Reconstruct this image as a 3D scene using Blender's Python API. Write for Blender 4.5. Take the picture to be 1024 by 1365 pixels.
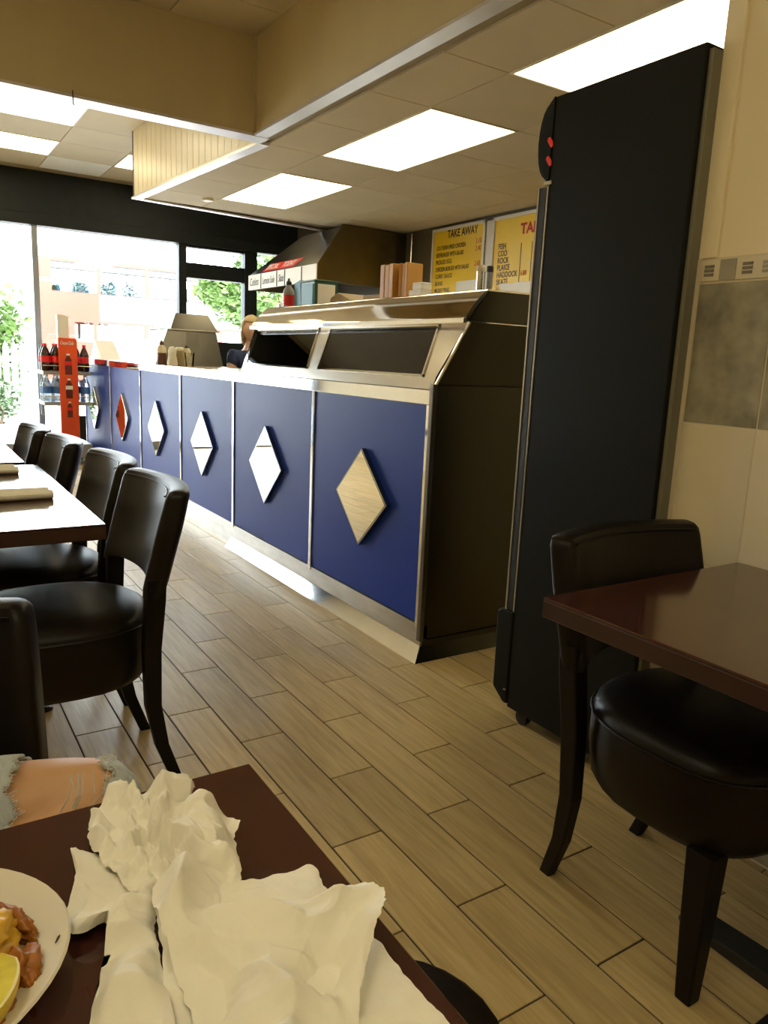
import bpy, bmesh, math, random
from mathutils import Vector, Matrix, noise
random.seed(7)
R = math.radians
for o in list(bpy.data.objects): bpy.data.objects.remove(o, do_unlink=True)
SC = bpy.context.scene
COL = SC.collection

# ------------------------------------------------------------------ camera
YAW, PIT, ROL, FPX, CAMZ = R(33.076), R(11.281), R(2.544), 1000.1, 1.2
fw = Vector((math.sin(YAW)*math.cos(PIT), math.cos(YAW)*math.cos(PIT), -math.sin(PIT)))
r0 = Vector((math.cos(YAW), -math.sin(YAW), 0)); u0 = r0.cross(fw)
cr = math.cos(ROL)*r0 + math.sin(ROL)*u0
cu = -math.sin(ROL)*r0 + math.cos(ROL)*u0
cam_d = bpy.data.cameras.new('camera')
cam = bpy.data.objects.new('camera', cam_d); COL.objects.link(cam)
m = Matrix((cr, cu, -fw)).transposed().to_4x4(); m.translation = Vector((0, 0, CAMZ))
cam.matrix_world = m
cam_d.sensor_fit = 'VERTICAL'; cam_d.sensor_height = 36; cam_d.lens = 36*FPX/1365
cam_d.clip_start = 0.02; cam_d.clip_end = 300
SC.camera = cam
def proj(p):
    q = Vector(p) - Vector((0, 0, CAMZ)); d = q.dot(fw)
    if d < 0.05: return None
    return (512 + FPX*q.dot(cr)/d, 682.5 - FPX*q.dot(cu)/d, d)

# ------------------------------------------------------------------ world, sun, exposure
SKY = 20.0
PANEL_E = 6.2
PANEL_COL = (1.0, 0.875, 0.56)
w = bpy.data.worlds.new('world'); SC.world = w; w.use_nodes = True
bg = w.node_tree.nodes['Background']; bg.inputs[0].default_value = (0.86, 0.93, 1.0, 1); bg.inputs[1].default_value = SKY
sun_d = bpy.data.lights.new('sun', 'SUN'); sun_d.energy = 5; sun_d.angle = R(2); sun_d.color = (1, .95, .87)
sun = bpy.data.objects.new('sun', sun_d); COL.objects.link(sun)
sun.rotation_euler = (R(38), 0, R(-25)); sun.location = (0, -5, 12)
vs = SC.view_settings
vs.view_transform = 'Standard'; vs.look = 'None'; vs.exposure = 0; vs.gamma = 1; vs.use_curve_mapping = False

# ------------------------------------------------------------------ materials
MATS = {}
def mat(name, col, rough=.5, metal=0, var=0, vscale=8, bump=0, bscale=60, stretch=(1, 1, 1), coat=0, rvar=0, emit=None, spec=.5, trans=0, rnd=0):
    m_ = bpy.data.materials.new(name); m_.use_nodes = True; MATS[name] = m_
    nt = m_.node_tree; N = nt.nodes; L = nt.links; b = N['Principled BSDF']
    b.inputs['Base Color'].default_value = (*col, 1); b.inputs['Roughness'].default_value = rough; b.inputs['Metallic'].default_value = metal
    b.inputs['Specular IOR Level'].default_value = spec
    b.inputs['Coat Weight'].default_value = coat; b.inputs['Coat Roughness'].default_value = .1
    if trans: b.inputs['Transmission Weight'].default_value = trans
    if emit: b.inputs['Emission Color'].default_value = (*emit[:3], 1); b.inputs['Emission Strength'].default_value = emit[3]
    tc = N.new('ShaderNodeTexCoord'); mp = N.new('ShaderNodeMapping'); mp.inputs['Scale'].default_value = stretch
    L.new(tc.outputs['Object'], mp.inputs[0])
    nz = N.new('ShaderNodeTexNoise'); nz.inputs['Scale'].default_value = vscale; nz.inputs['Detail'].default_value = 4
    L.new(mp.outputs[0], nz.inputs['Vector'])
    src = None
    if var or rnd:
        mx = N.new('ShaderNodeMixRGB'); mx.blend_type = 'MULTIPLY'; mx.inputs[0].default_value = 1
        mx.inputs[1].default_value = (*col, 1)
        rp = N.new('ShaderNodeMapRange'); rp.inputs[3].default_value = 1-var; rp.inputs[4].default_value = 1+var
        rp.inputs[1].default_value = .25; rp.inputs[2].default_value = .75
        L.new(nz.outputs['Fac'], rp.inputs[0])
        val = rp.outputs[0]
        if rnd:
            oi = N.new('ShaderNodeObjectInfo'); r2 = N.new('ShaderNodeMapRange'); r2.inputs[3].default_value = 1-rnd; r2.inputs[4].default_value = 1+rnd
            L.new(oi.outputs['Random'], r2.inputs[0]); mm = N.new('ShaderNodeMath'); mm.operation = 'MULTIPLY'
            L.new(val, mm.inputs[0]); L.new(r2.outputs[0], mm.inputs[1]); val = mm.outputs[0]
        cc = N.new('ShaderNodeCombineColor')
        for i in range(3): L.new(val, cc.inputs[i])
        L.new(cc.outputs[0], mx.inputs[2]); L.new(mx.outputs[0], b.inputs['Base Color'])
    if rvar:
        rp = N.new('ShaderNodeMapRange'); rp.inputs[3].default_value = max(0, rough-rvar); rp.inputs[4].default_value = rough+rvar
        L.new(nz.outputs['Fac'], rp.inputs[0]); L.new(rp.outputs[0], b.inputs['Roughness'])
    if bump:
        nb = N.new('ShaderNodeTexNoise'); nb.inputs['Scale'].default_value = bscale; nb.inputs['Detail'].default_value = 3
        L.new(mp.outputs[0], nb.inputs['Vector'])
        bp = N.new('ShaderNodeBump'); bp.inputs['Strength'].default_value = bump; bp.inputs['Distance'].default_value = .004
        L.new(nb.outputs['Fac'], bp.inputs['Height']); L.new(bp.outputs[0], b.inputs['Normal'])
    return m_

def glass_mat(name, tint=(1, 1, 1), rough=0.0, refl=1.0):
    m_ = bpy.data.materials.new(name); m_.use_nodes = True; MATS[name] = m_
    nt = m_.node_tree; N = nt.nodes; L = nt.links
    for n in list(N):
        if n.type != 'OUTPUT_MATERIAL': N.remove(n)
    out = [n for n in N if n.type == 'OUTPUT_MATERIAL'][0]
    tr = N.new('ShaderNodeBsdfTransparent'); tr.inputs[0].default_value = (*tint, 1)
    gl = N.new('ShaderNodeBsdfGlossy'); gl.inputs['Roughness'].default_value = rough
    fr = N.new('ShaderNodeFresnel'); fr.inputs[0].default_value = 1.5
    mul = N.new('ShaderNodeMath'); mul.operation = 'MULTIPLY'; mul.inputs[1].default_value = refl
    L.new(fr.outputs[0], mul.inputs[0])
    mx = N.new('ShaderNodeMixShader'); L.new(mul.outputs[0], mx.inputs[0]); L.new(tr.outputs[0], mx.inputs[1]); L.new(gl.outputs[0], mx.inputs[2])
    L.new(mx.outputs[0], out.inputs[0])
    return m_

def wood_tile(name, island):
    m_ = bpy.data.materials.new(name); m_.use_nodes = True; MATS[name] = m_
    nt = m_.node_tree; N = nt.nodes; L = nt.links; b = N['Principled BSDF']
    geo = N.new('ShaderNodeNewGeometry'); oi = N.new('ShaderNodeObjectInfo')
    rnd = geo.outputs['Random Per Island'] if island else oi.outputs['Random']
    sc = N.new('ShaderNodeVectorMath'); sc.operation = 'SCALE'; sc.inputs[3].default_value = 40
    cx = N.new('ShaderNodeCombineXYZ'); L.new(rnd, cx.inputs[0]); L.new(rnd, cx.inputs[1]); L.new(rnd, cx.inputs[2]); L.new(cx.outputs[0], sc.inputs[0])
    ad = N.new('ShaderNodeVectorMath'); ad.operation = 'ADD'; L.new(geo.outputs['Position'], ad.inputs[0]); L.new(sc.outputs[0], ad.inputs[1])
    mp = N.new('ShaderNodeMapping'); mp.inputs['Scale'].default_value = (38, 2.6, 1); L.new(ad.outputs[0], mp.inputs[0])
    nz = N.new('ShaderNodeTexNoise'); nz.inputs['Scale'].default_value = 1.6; nz.inputs['Detail'].default_value = 6; nz.inputs['Distortion'].default_value = .6
    L.new(mp.outputs[0], nz.inputs['Vector'])
    cr_ = N.new('ShaderNodeValToRGB')
    e = cr_.color_ramp.elements
    e[0].position = .3; e[0].color = (.40, .285, .120, 1); e[1].position = .75; e[1].color = (.60, .455, .215, 1)
    L.new(nz.outputs['Fac'], cr_.inputs[0])
    hs = N.new('ShaderNodeHueSaturation'); mr = N.new('ShaderNodeMapRange'); mr.inputs[3].default_value = .86; mr.inputs[4].default_value = 1.1
    L.new(rnd, mr.inputs[0]); L.new(mr.outputs[0], hs.inputs['Value']); L.new(cr_.outputs[0], hs.inputs['Color']); L.new(hs.outputs[0], b.inputs['Base Color'])
    b.inputs['Roughness'].default_value = .38; b.inputs['Specular IOR Level'].default_value = .45
    bp = N.new('ShaderNodeBump'); bp.inputs['Strength'].default_value = .12; bp.inputs['Distance'].default_value = .002
    L.new(nz.outputs['Fac'], bp.inputs['Height']); L.new(bp.outputs[0], b.inputs['Normal'])
wood_tile('floor_tile', False); wood_tile('floor_tile_far', True)
mat('grout', (.028, .02, .014), .8, var=.2)
mat('ceiling_tile', (.56, .47, .31), .8, var=.05, vscale=2, bump=.15, bscale=120, rnd=.04)
mat('clean_tile', (.78, .76, .70), .8, var=.03)
mat('ceiling_grid', (.30, .24, .14), .6, var=.1)
mat('bulkhead', (.55, .45, .26), .55, var=.07, vscale=3, stretch=(1, 1, .3))
mat('pvc_panel', (.74, .64, .44), .3, var=.04, vscale=4)
mat('white_trim', (.70, .68, .68), .32, metal=.55, var=.06, vscale=5)
mat('plaster', (.76, .66, .45), .75, var=.05, vscale=2, bump=.1, bscale=30)
mat('cream_tile', (.66, .58, .42), .3, var=.07, vscale=5, rnd=.04)
mat('grey_tile', (.26, .235, .165), .35, var=.5, vscale=13, rnd=.06)
mat('tile_grout', (.60, .52, .36), .8, var=.05)
mat('mosaic_grey', (.30, .27, .21), .4, var=.2)
mat('mosaic_dark', (.16, .14, .10), .4, var=.2, vscale=60)
mat('dark_frame', (.010, .013, .013), .5, var=.2, spec=.3)
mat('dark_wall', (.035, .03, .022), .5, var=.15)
mat('servery_wall', (.11, .09, .06), .35, var=.1, metal=.3)
mat('blue_panel', (.007, .034, .29), .42, spec=.16, var=.06, vscale=2, bump=.04, bscale=200)
mat('steel', (.62, .57, .48), .24, metal=1, var=.06, vscale=3, rvar=.06, bump=.03, bscale=40, stretch=(1, .04, 1))
mat('steel_canopy', (.66, .60, .49), .07, metal=1, var=.05, vscale=2, bump=.03, bscale=9, stretch=(1, .6, 1))
mat('hood_end', (.17, .14, .08), .3, metal=1, var=.1)
mat('steel_grey', (.15, .137, .115), .28, metal=1, var=.1, vscale=6)
mat('steel_dark', (.055, .048, .030), .3, metal=1, var=.12, vscale=3, stretch=(1, 1, .15), bump=.03, bscale=30)
mat('steel_polished', (.82, .82, .83), .06, metal=1, var=.03)
mat('steel_plinth', (.58, .55, .50), .3, metal=1, var=.18, vscale=18, stretch=(1, .3, 1))
mat('mirror', (.92, .92, .92), .01, metal=1, var=.01)
mat('mirror_edge', (.30, .32, .32), .15, metal=1, var=.02)
mat('leather', (.009, .0065, .005), .38, var=.12, vscale=12, bump=.06, bscale=160, spec=.18)
mat('dark_wood_leg', (.007, .0055, .005), .45, spec=.15, var=.2, vscale=20, stretch=(1, 1, .2))
mat('lit_wood_leg', (.22, .10, .03), .4, var=.2, vscale=20, stretch=(1, 1, .2))  # dark leg wood, the light catching it put into a lighter colour
mat('table_wood', (.050, .015, .011), .14, var=.22, vscale=9, stretch=(8, 1, 8), spec=.55, bump=.01, coat=.5)
mat('table_edge', (.035, .011, .009), .35, var=.2, vscale=9)
mat('black_iron', (.010, .011, .011), .45, var=.2)
mat('fridge_black', (.008, .0078, .0055), .5, var=.12, vscale=3, spec=.1)
mat('fridge_gasket', (.006, .006, .006), .5, var=.1)
mat('fridge_back', (.16, .15, .10), .5, var=.1)
mat('fridge_trim', (.45, .42, .34), .3, metal=.6, var=.05)
mat('red_logo', (.75, .03, .015), .4, var=.05)
mat('menu_yellow', (.82, .55, .015), .35, var=.04, vscale=2)
mat('board_frame', (.66, .62, .55), .35, var=.05)
mat('ink_black', (.015, .012, .02), .6, var=.05)
mat('ink_red', (.45, .015, .01), .6, var=.05)
mat('white_paper', (.82, .80, .76), .6, var=.03)
mat('napkin', (.86, .83, .73), .85, var=.03, vscale=30, bump=.55, bscale=45)
mat('plate', (.78, .73, .62), .18, var=.02)
mat('batter', (.34, .115, .008), .45, var=.35, vscale=40, bump=.6, bscale=90)
mat('chip', (.66, .38, .03), .4, var=.25, vscale=30, bump=.4, bscale=80)
mat('lemon_rind', (.80, .58, .03), .35, var=.08, vscale=60, bump=.2, bscale=200)
mat('lemon_flesh', (.70, .60, .06), .25, var=.2, vscale=60)
mat('lemon_pith', (.85, .76, .35), .5, var=.04)
mat('pepper', (.05, .04, .015), .8, var=.1)
mat('denim', (.52, .57, .60), .85, var=.16, vscale=60, stretch=(1, 1, .3), bump=.5, bscale=300)
mat('denim_fray', (.66, .68, .66), .9, var=.1)
mat('skin', (.60, .34, .17), .5, var=.06, vscale=10)
mat('skin_face', (.66, .40, .28), .5, var=.06, vscale=20)
mat('navy_cloth', (.018, .032, .10), .8, var=.1, bump=.2)
mat('dark_cloth', (.02, .016, .016), .85, var=.1, bump=.2)
mat('grey_cloth', (.12, .12, .13), .85, var=.1, bump=.2)
mat('hair_blond', (.46, .34, .17), .5, var=.35, vscale=30, stretch=(6, 6, 1), bump=.6, bscale=80)
mat('hair_brown', (.08, .045, .02), .5, var=.3, vscale=30, stretch=(6, 6, 1), bump=.6, bscale=80)
mat('eye_white', (.8, .78, .75), .3, var=.02); mat('eye_dark', (.03, .02, .015), .2, var=.02); mat('lip', (.45, .15, .12), .5, var=.05)
mat('shoe', (.02, .02, .02), .4, var=.1)
mat('orange_box', (.52, .26, .05), .5, var=.06, vscale=12)
mat('cardboard', (.36, .26, .14), .7, var=.08)
mat('green_box', (.012, .085, .06), .4, var=.06)
mat('blue_card', (.10, .28, .38), .5, var=.06)
mat('sauce_brown', (.13, .05, .03), .35, var=.08)
mat('sauce_cream', (.70, .63, .45), .4, var=.05)
mat('vinegar', (.34, .26, .14), .25, var=.06)
mat('shaker_white', (.78, .75, .66), .4, var=.03)
mat('black_plastic', (.012, .012, .012), .35, var=.05)
mat('grey_plastic', (.30, .31, .32), .4, var=.05)
mat('cola', (.030, .006, .004), .08, var=.05, coat=.5)
mat('cola_label', (.72, .015, .02), .4, var=.04)
mat('cola_picture', (.13, .018, .008), .5, var=.1)
mat('stand_red', (.80, .09, .012), .35, var=.1, vscale=3)
mat('water', (.62, .70, .78), .08, var=.03, trans=.7)
mat('blue_label', (.05, .16, .5), .4, var=.05)
mat('bus_red', (.36, .036, .017), .3, var=.04)
mat('bus_white', (.85, .85, .84), .35, var=.02)
mat('bus_interior', (.55, .60, .62), .6, var=.05)
mat('bus_seat', (.02, .10, .14), .7, var=.15)
mat('bus_rubber', (.03, .03, .03), .7, var=.1)
mat('pavement', (.55, .53, .50), .8, var=.08, vscale=3)
mat('road', (.30, .30, .30), .85, var=.08, vscale=3)
mat('leaf', (.035, .07, .015), .55, var=.4, vscale=3)
mat('leaf_light', (.075, .135, .024), .55, var=.35, vscale=3)
mat('bark', (.12, .08, .05), .9, var=.2, bump=.4)
mat('fence_white', (.82, .82, .80), .6, var=.03)
mat('alu', (.34, .37, .42), .35, metal=.8, var=.05)
mat('light_frame', (.72, .66, .52), .4, var=.03)
mat('sensor', (.75, .70, .58), .4, var=.03)
mat('diffuser', (.9, .88, .8), .5, var=.01, emit=(*PANEL_COL, PANEL_E))
mat('pink_sheet', (.7, .1, .12), .4, var=.05)
glass_mat('window_glass', (.97, .99, .98)); glass_mat('case_glass', (.82, .86, .86), refl=1.4); glass_mat('bus_glass', (.80, .90, .92), refl=1.3); glass_mat('tumbler', (.93, .93, .90))

# ------------------------------------------------------------------ mesh helpers
class MB:
    def __init__(s): s.v = []; s.f = []
    def add(s, vs_, fs):
        n = len(s.v); s.v += [tuple(v) for v in vs_]; s.f += [tuple(i+n for i in f) for f in fs]; return s
    def box(s, x0, x1, y0, y1, z0, z1):
        return s.add([(x, y, z) for z in (z0, z1) for y in (y0, y1) for x in (x0, x1)],
                     [(0, 2, 3, 1), (4, 5, 7, 6), (0, 1, 5, 4), (2, 6, 7, 3), (0, 4, 6, 2), (1, 3, 7, 5)])
    def prism(s, poly, axis, a, b):
        # poly: 2D points; axis 'x': (y,z), 'y': (x,z), 'z': (x,y)
        def P(p, t): return {'x': (t, p[0], p[1]), 'y': (p[0], t, p[1]), 'z': (p[0], p[1], t)}[axis]
        n = len(poly)
        return s.add([P(p, a) for p in poly]+[P(p, b) for p in poly],
                     [tuple(range(n-1, -1, -1)), tuple(range(n, 2*n))]+[(i, (i+1) % n, n+(i+1) % n, n+i) for i in range(n)])
    def loft(s, rings, cap=True, closed=True):
        n = len(rings[0]); base = len(s.v)
        for r in rings: s.v += [tuple(p) for p in r]
        for k in range(len(rings)-1):
            for i in range(n if closed else n-1):
                a = base+k*n+i; b = base+k*n+(i+1) % n
                s.f.append((a, b, b+n, a+n))
        if cap:
            s.f.append(tuple(base+i for i in range(n-1, -1, -1))); s.f.append(tuple(base+(len(rings)-1)*n+i for i in range(n)))
        return s
    def lathe(s, prof, c=(0, 0, 0), n=16):
        return s.loft([[(c[0]+r*math.cos(2*math.pi*i/n), c[1]+r*math.sin(2*math.pi*i/n), c[2]+z) for i in range(n)] for r, z in prof])
    def tube(s, pts, rad, n=8, closed=False):
        pts = [Vector(p) for p in pts]; rings = []
        up = Vector((.13, .21, 1)).normalized()
        for i, p in enumerate(pts):
            if closed: t = pts[(i+1) % len(pts)]-pts[i-1]
            else: t = pts[min(i+1, len(pts)-1)]-pts[max(i-1, 0)]
            t.normalize(); a = t.cross(up)
            if a.length < .05: a = t.cross(Vector((1, 0, 0)))
            a.normalize(); b = t.cross(a)
            r = rad[i] if isinstance(rad, (list, tuple)) else rad
            rings.append([p+a*r*math.cos(2*math.pi*k/n)+b*r*math.sin(2*math.pi*k/n) for k in range(n)])
        if closed: rings.append(rings[0])
        return s.loft(rings, cap=not closed)
def mesh(name, mb, smooth=False, bevel=0, bseg=2):
    me = bpy.data.meshes.new(name); me.from_pydata(mb.v, [], mb.f); me.validate(); me.update()
    bm = bmesh.new(); bm.from_mesh(me)
    bmesh.ops.recalc_face_normals(bm, faces=bm.faces)
    if bevel:
        bmesh.ops.remove_doubles(bm, verts=bm.verts, dist=1e-5)
        es = [e for e in bm.edges if len(e.link_faces) == 2 and e.calc_face_angle(0) > .5]
        bmesh.ops.bevel(bm, geom=es, offset=bevel, segments=bseg, profile=.5, affect='EDGES', clamp_overlap=True)
    if smooth:
        for f in bm.faces: f.smooth = True
        for e in bm.edges:
            if len(e.link_faces) == 2 and e.calc_face_angle(0) > R(40): e.smooth = False
    bm.to_mesh(me); bm.free(); return me
def link(name, me, mt, parent=None, loc=(0, 0, 0), rot=(0, 0, 0)):
    o = bpy.data.objects.new(name, me); COL.objects.link(o)
    o.location = loc; o.rotation_euler = rot
    if me is not None and mt is not None and not me.materials: me.materials.append(MATS[mt] if isinstance(mt, str) else mt)
    if parent is not None:
        o.parent = parent
    return o
def tag(o, label=None, cat=None, group=None, kind=None):
    if label: o['label'] = label
    if cat: o['category'] = cat
    if group: o['group'] = group
    if kind: o['kind'] = kind
    return o
def empty(name, loc, label=None, cat=None, group=None, rz=0, kind=None):
    o = bpy.data.objects.new(name, None); COL.objects.link(o); o.location = loc; o.rotation_euler = (0, 0, rz); o.empty_display_size = .1
    return tag(o, label, cat, group, kind)
def part(name, mb, mt, parent, smooth=False, bevel=0, world=True, bseg=2):
    """world coordinates are turned into the (unrotated) parent's own"""
    if world and parent is not None:
        p = Vector(parent.location); q = parent.parent
        while q is not None: p += Vector(q.location); q = q.parent
        mb.v = [tuple(Vector(v)-p) for v in mb.v]
    return link(name, mesh(name, mb, smooth, bevel, bseg), mt, parent)
def thing(name, mb, mt, label, cat, group=None, smooth=False, bevel=0):
    xs = [v[0] for v in mb.v]; ys = [v[1] for v in mb.v]; zs = [v[2] for v in mb.v]
    c = Vector(((min(xs)+max(xs))/2, (min(ys)+max(ys))/2, min(zs)))
    mb.v = [tuple(Vector(v)-c) for v in mb.v]
    return tag(link(name, mesh(name, mb, smooth, bevel), mt, None, c), label, cat, group)
def struct(name, mb, mt, parent=None, smooth=False, bevel=0):
    o = part(name, mb, mt, parent, smooth, bevel)
    if parent is None: o['kind'] = 'structure'
    return o
def copy_tree(o, parent=None):
    c = o.copy(); COL.objects.link(c); c.parent = parent
    for ch in list(o.children): copy_tree(ch, c)
    return c
TEXTS = []
def text(s, size, mt, mtx, parent, name='lettering', align='LEFT', shear=0, xs=1.0, bold=0, ext=.0004):
    cu_ = bpy.data.curves.new('t', 'FONT'); cu_.body = s; cu_.size = size; cu_.align_x = align; cu_.shear = shear; cu_.extrude = ext; cu_.offset = bold
    cu_.resolution_u = 3
    o = bpy.data.objects.new('t', cu_); COL.objects.link(o); o.matrix_world = mtx
    TEXTS.append((o, mt, parent, name, xs, mtx))
def wall_mtx(x, y, z):      # lettering on a plane facing -X
    mm = Matrix(((0, 0, -1), (-1, 0, 0), (0, 1, 0))).to_4x4(); mm.translation = Vector((x, y, z)); return mm
def front_mtx(x, y, z):     # lettering on a plane facing -Y
    mm = Matrix(((1, 0, 0), (0, 0, -1), (0, 1, 0))).to_4x4(); mm.translation = Vector((x, y, z)); return mm

# ------------------------------------------------------------------ setting: floor
ZM, ZC = 3.07, 2.53          # main and dropped ceiling heights
WX0, WX1, WY0, WY1 = -1.5, 4.6, -2.2, 9.5
floor = struct('floor', MB().box(WX0-.1, WX1+.1, WY0-.1, WY1+.1, -.08, -.0035), 'grout')
PW, PL, G = .1475, .60, .0050
tile_me = mesh('floor_tile', MB().box(-(PW-G)/2, (PW-G)/2, -(PL-G)/2, (PL-G)/2, -.010, 0), bevel=.0009, bseg=1)
cells = []
k0 = math.floor((WX0-.84)/PW); k1 = math.ceil((WX1-.84)/PW)
for k in range(k0, k1):
    x = .84+PW*(k+.5)
    ph = 1.46 if k % 2 == 0 else 1.14
    j0 = math.floor((WY0-ph)/PL); j1 = math.ceil((WY1-ph)/PL)
    for j in range(j0, j1):
        cells.append((x, ph+PL*(j+.5)))
vis = []; rest = []
for c in cells:
    if c[0]-PW/2 < WX0 or c[0]+PW/2 > WX1+.05 or c[1]-PL/2 < WY0 or c[1]+PL/2 > WY1: rest.append(c); continue
    q = proj((c[0], c[1], 0)); ok = False
    if q and -90 < q[0] < 1110 and 540 < q[1] < 1500:
        if not (c[0] > 1.85 and c[1] > 2.3) and not (c[0] > 1.74 and c[1] < 1.3): ok = True
    (vis if ok else rest).append(c if not ok else (q[2], c))
vis.sort(); rest += [c for d, c in vis[300:]]; vis = [c for d, c in vis[:300]]
for c in vis: link('floor_tile', tile_me, 'floor_tile', floor, (c[0], c[1], 0))
mb = MB()
for c in rest:
    x0 = max(WX0, c[0]-(PW-G)/2); x1 = min(WX1, c[0]+(PW-G)/2); y0 = max(WY0, c[1]-(PL-G)/2); y1 = min(WY1, c[1]+(PL-G)/2)
    if x1-x0 > .01 and y1-y0 > .01: mb.box(x0, x1, y0, y1, -.010, 0)
tag(part('floor_tiles_beyond', mb, 'floor_tile_far', floor), kind='stuff')

# ------------------------------------------------------------------ setting: ceilings
EX0, EX1 = 2.05, 1.885       # dropped ceiling's window-side face runs from (EX0,4.66) to (EX1,7.12)
ceiling = struct('ceiling', MB().box(WX0-.1, WX1+.1, WY0-.1, WY1+.1, ZM+.012, ZM+.10), 'ceiling_grid')
drop = part('dropped_ceiling', MB().prism([(2.0, WY0), (2.0, 4.66), (EX0, 4.66), (EX1+.01, 7.12), (4.6, 7.42), (4.6, WY0)], 'z', ZC+.012, ZC+.06), 'ceiling_grid', ceiling)
CP = .62
tme = mesh('ceiling_tile', MB().box(-CP/2+.003, CP/2-.003, -CP/2+.003, CP/2-.003, 0, .014), bevel=.0015, bseg=1)
def clipped(x0, x1, y0, y1, z, parent, mt='ceiling_tile'):
    part('ceiling_tile', MB().box(x0+.003, x1-.003, y0+.003, y1-.003, z, z+.014), mt, parent, bevel=.0015, bseg=1)
# dropped ceiling tiles, leaving openings for the light panels
LX = (2.48, 3.10); LYS = [(-.81, .43), (1.67, 2.91), (3.53, 4.77), (5.39, 6.63)]
def edge_x(y): return EX0+(EX1-EX0)*(max(4.66, y)-4.66)/2.46
for ix in range(-1, 4):
    for iy in range(-9, 8):
        x0 = 2.48+ix*CP; x1 = x0+CP; y0 = 2.91+iy*CP; y1 = y0+CP
        if y0 < WY0: y0 = WY0
        if y1 <= y0: continue
        if ix == 0 and any(y0 > a-.05 and y1 < b+.05 for a, b in LYS): continue
        if ix == 3: x1 = 4.6
        if ix == -1: x0 = max(2.03, edge_x(y0)+.05) if y0 < 4.66 else edge_x(y0)+.05
        if y1 > 7.12: y1 = 7.12
        if y1-y0 < .05: continue
        if abs(x1-x0-CP) < .001 and abs(y1-y0-CP) < .001: link('ceiling_tile', tme, 'ceiling_tile', drop, ((x0+x1)/2, (y0+y1)/2, ZC-.012+.012))
        else: clipped(x0, x1, y0, y1, ZC, drop)
# main ceiling tiles
ML = [(.19, 1.43, 6.73, 7.35), (.19, 1.43, 7.97, 8.59), (2.05, 3.29, 7.97, 8.59), (-1.05, -.43, 4.87, 6.11),
      (-1.05, -.43, -.09, 1.15), (-1.05, -.43, 2.39, 3.63), (.19, .81, -1.33, -.09)]  # these three panels are out of view, added to light the foreground
for ix in range(-7, 6):
    for iy in range(-4, 15):
        x0 = 1.43+ix*CP; x1 = x0+CP; y0 = 1.77+.62*(iy-1)-1.24; y1 = y0+CP
        y0 += .0; y1 += .0
        cx_, cy_ = (x0+x1)/2, (y0+y1)/2
        if any(a-.01 < cx_ < b+.01 and c-.01 < cy_ < d+.01 for a, b, c, d in ML): continue
        if cy_ < 7.2 and cx_ > 2.3: continue
        x0 = max(x0, WX0); x1 = min(x1, WX1); y0 = max(y0, WY0); y1 = min(y1, WY1)
        if x1-x0 < .05 or y1-y0 < .05: continue
        mt = 'clean_tile' if (abs(cx_-1.74) < .1 and abs(cy_-8.9) < .2) else 'ceiling_tile'
        if abs(x1-x0-CP) < .001 and abs(y1-y0-CP) < .001 and mt == 'ceiling_tile': link('ceiling_tile', tme, mt, ceiling, (cx_, cy_, ZM))
        else: clipped(x0, x1, y0, y1, ZM, ceiling, mt)
# bulkheads round the dropped ceiling and the cross beam
part('bulkhead', MB().box(1.95, 2.0, WY0, 4.62, ZC+.004, ZM+.02), 'bulkhead', ceiling)
part('cross_beam', MB().box(WX0, 2.0, 4.62, 4.74, ZC+.004, ZM+.02), 'bulkhead', ceiling)
part('bulkhead', MB().prism([(EX0-.01, 4.74), (EX1-.01, 7.12), (EX1+.03, 7.12), (EX0+.03, 4.74)], 'z', ZC+.004, ZM+.02), 'pvc_panel', ceiling)
for i in range(1, 22):    # fine tongue-and-groove ribs of the plastic panelling
    t = i/22; x = EX0-.01+(EX1-EX0)*t; y = 4.74+2.38*t
    part('panel_rib', MB().box(x-.0012, x+.004, y-.002, y+.002, ZC+.02, ZM-.01), 'pvc_panel', ceiling)
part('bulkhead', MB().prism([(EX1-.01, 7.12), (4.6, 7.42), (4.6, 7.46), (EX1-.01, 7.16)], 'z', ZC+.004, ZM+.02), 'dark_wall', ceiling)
struct('trim_1', MB().box(1.94, 2.025, WY0, 4.74, ZC-.012, ZC+.002), 'white_trim')
struct('trim_2', MB().box(WX0, 2.04, 4.612, 4.75, ZC-.014, ZC+.002), 'white_trim')
struct('trim_3', MB().prism([(EX0-.025, 4.755), (EX1-.025, 7.11), (EX1+.055, 7.11), (EX0+.055, 4.755)], 'z', ZC-.014, ZC+.002), 'white_trim')
struct('trim_4', MB().prism([(EX1-.025, 7.11), (4.58, 7.41), (4.58, 7.47), (EX1-.025, 7.17)], 'z', ZC-.013, ZC+.002), 'white_trim')
struct('trim_5', MB().box(1.938, 1.95, 4.606, 4.62, ZC, ZM), 'bulkhead')

def light_panel(x0, x1, y0, y1, z, label):
    t = empty('ceiling_light', ((x0+x1)/2, (y0+y1)/2, z), label, 'ceiling light', 'flat fluorescent ceiling panels')
    fr = MB(); b = .012
    fr.box(x0, x1, y0, y0+b, z-.004, z+.012); fr.box(x0, x1, y1-b, y1, z-.004, z+.012); fr.box(x0, x0+b, y0+b, y1-b, z-.004, z+.012); fr.box(x1-b, x1, y0+b, y1-b, z-.004, z+.012)
    part('frame', fr, 'light_frame', t)
    part('diffuser', MB().box(x0+b, x1-b, y0+b, y1-b, z-.001, z+.010), 'diffuser', t)
for (a, b), lab in zip(LYS, ('lit ceiling panel over the tiled wall beside the tall dark fridge', 'long lit ceiling panel directly above the tall dark fridge',
                            'large lit ceiling panel above the near glass end of the counter', 'lit ceiling panel nearer the street window above the blue counter')):
    light_panel(LX[0], LX[1], a, b, ZC, lab)
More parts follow.
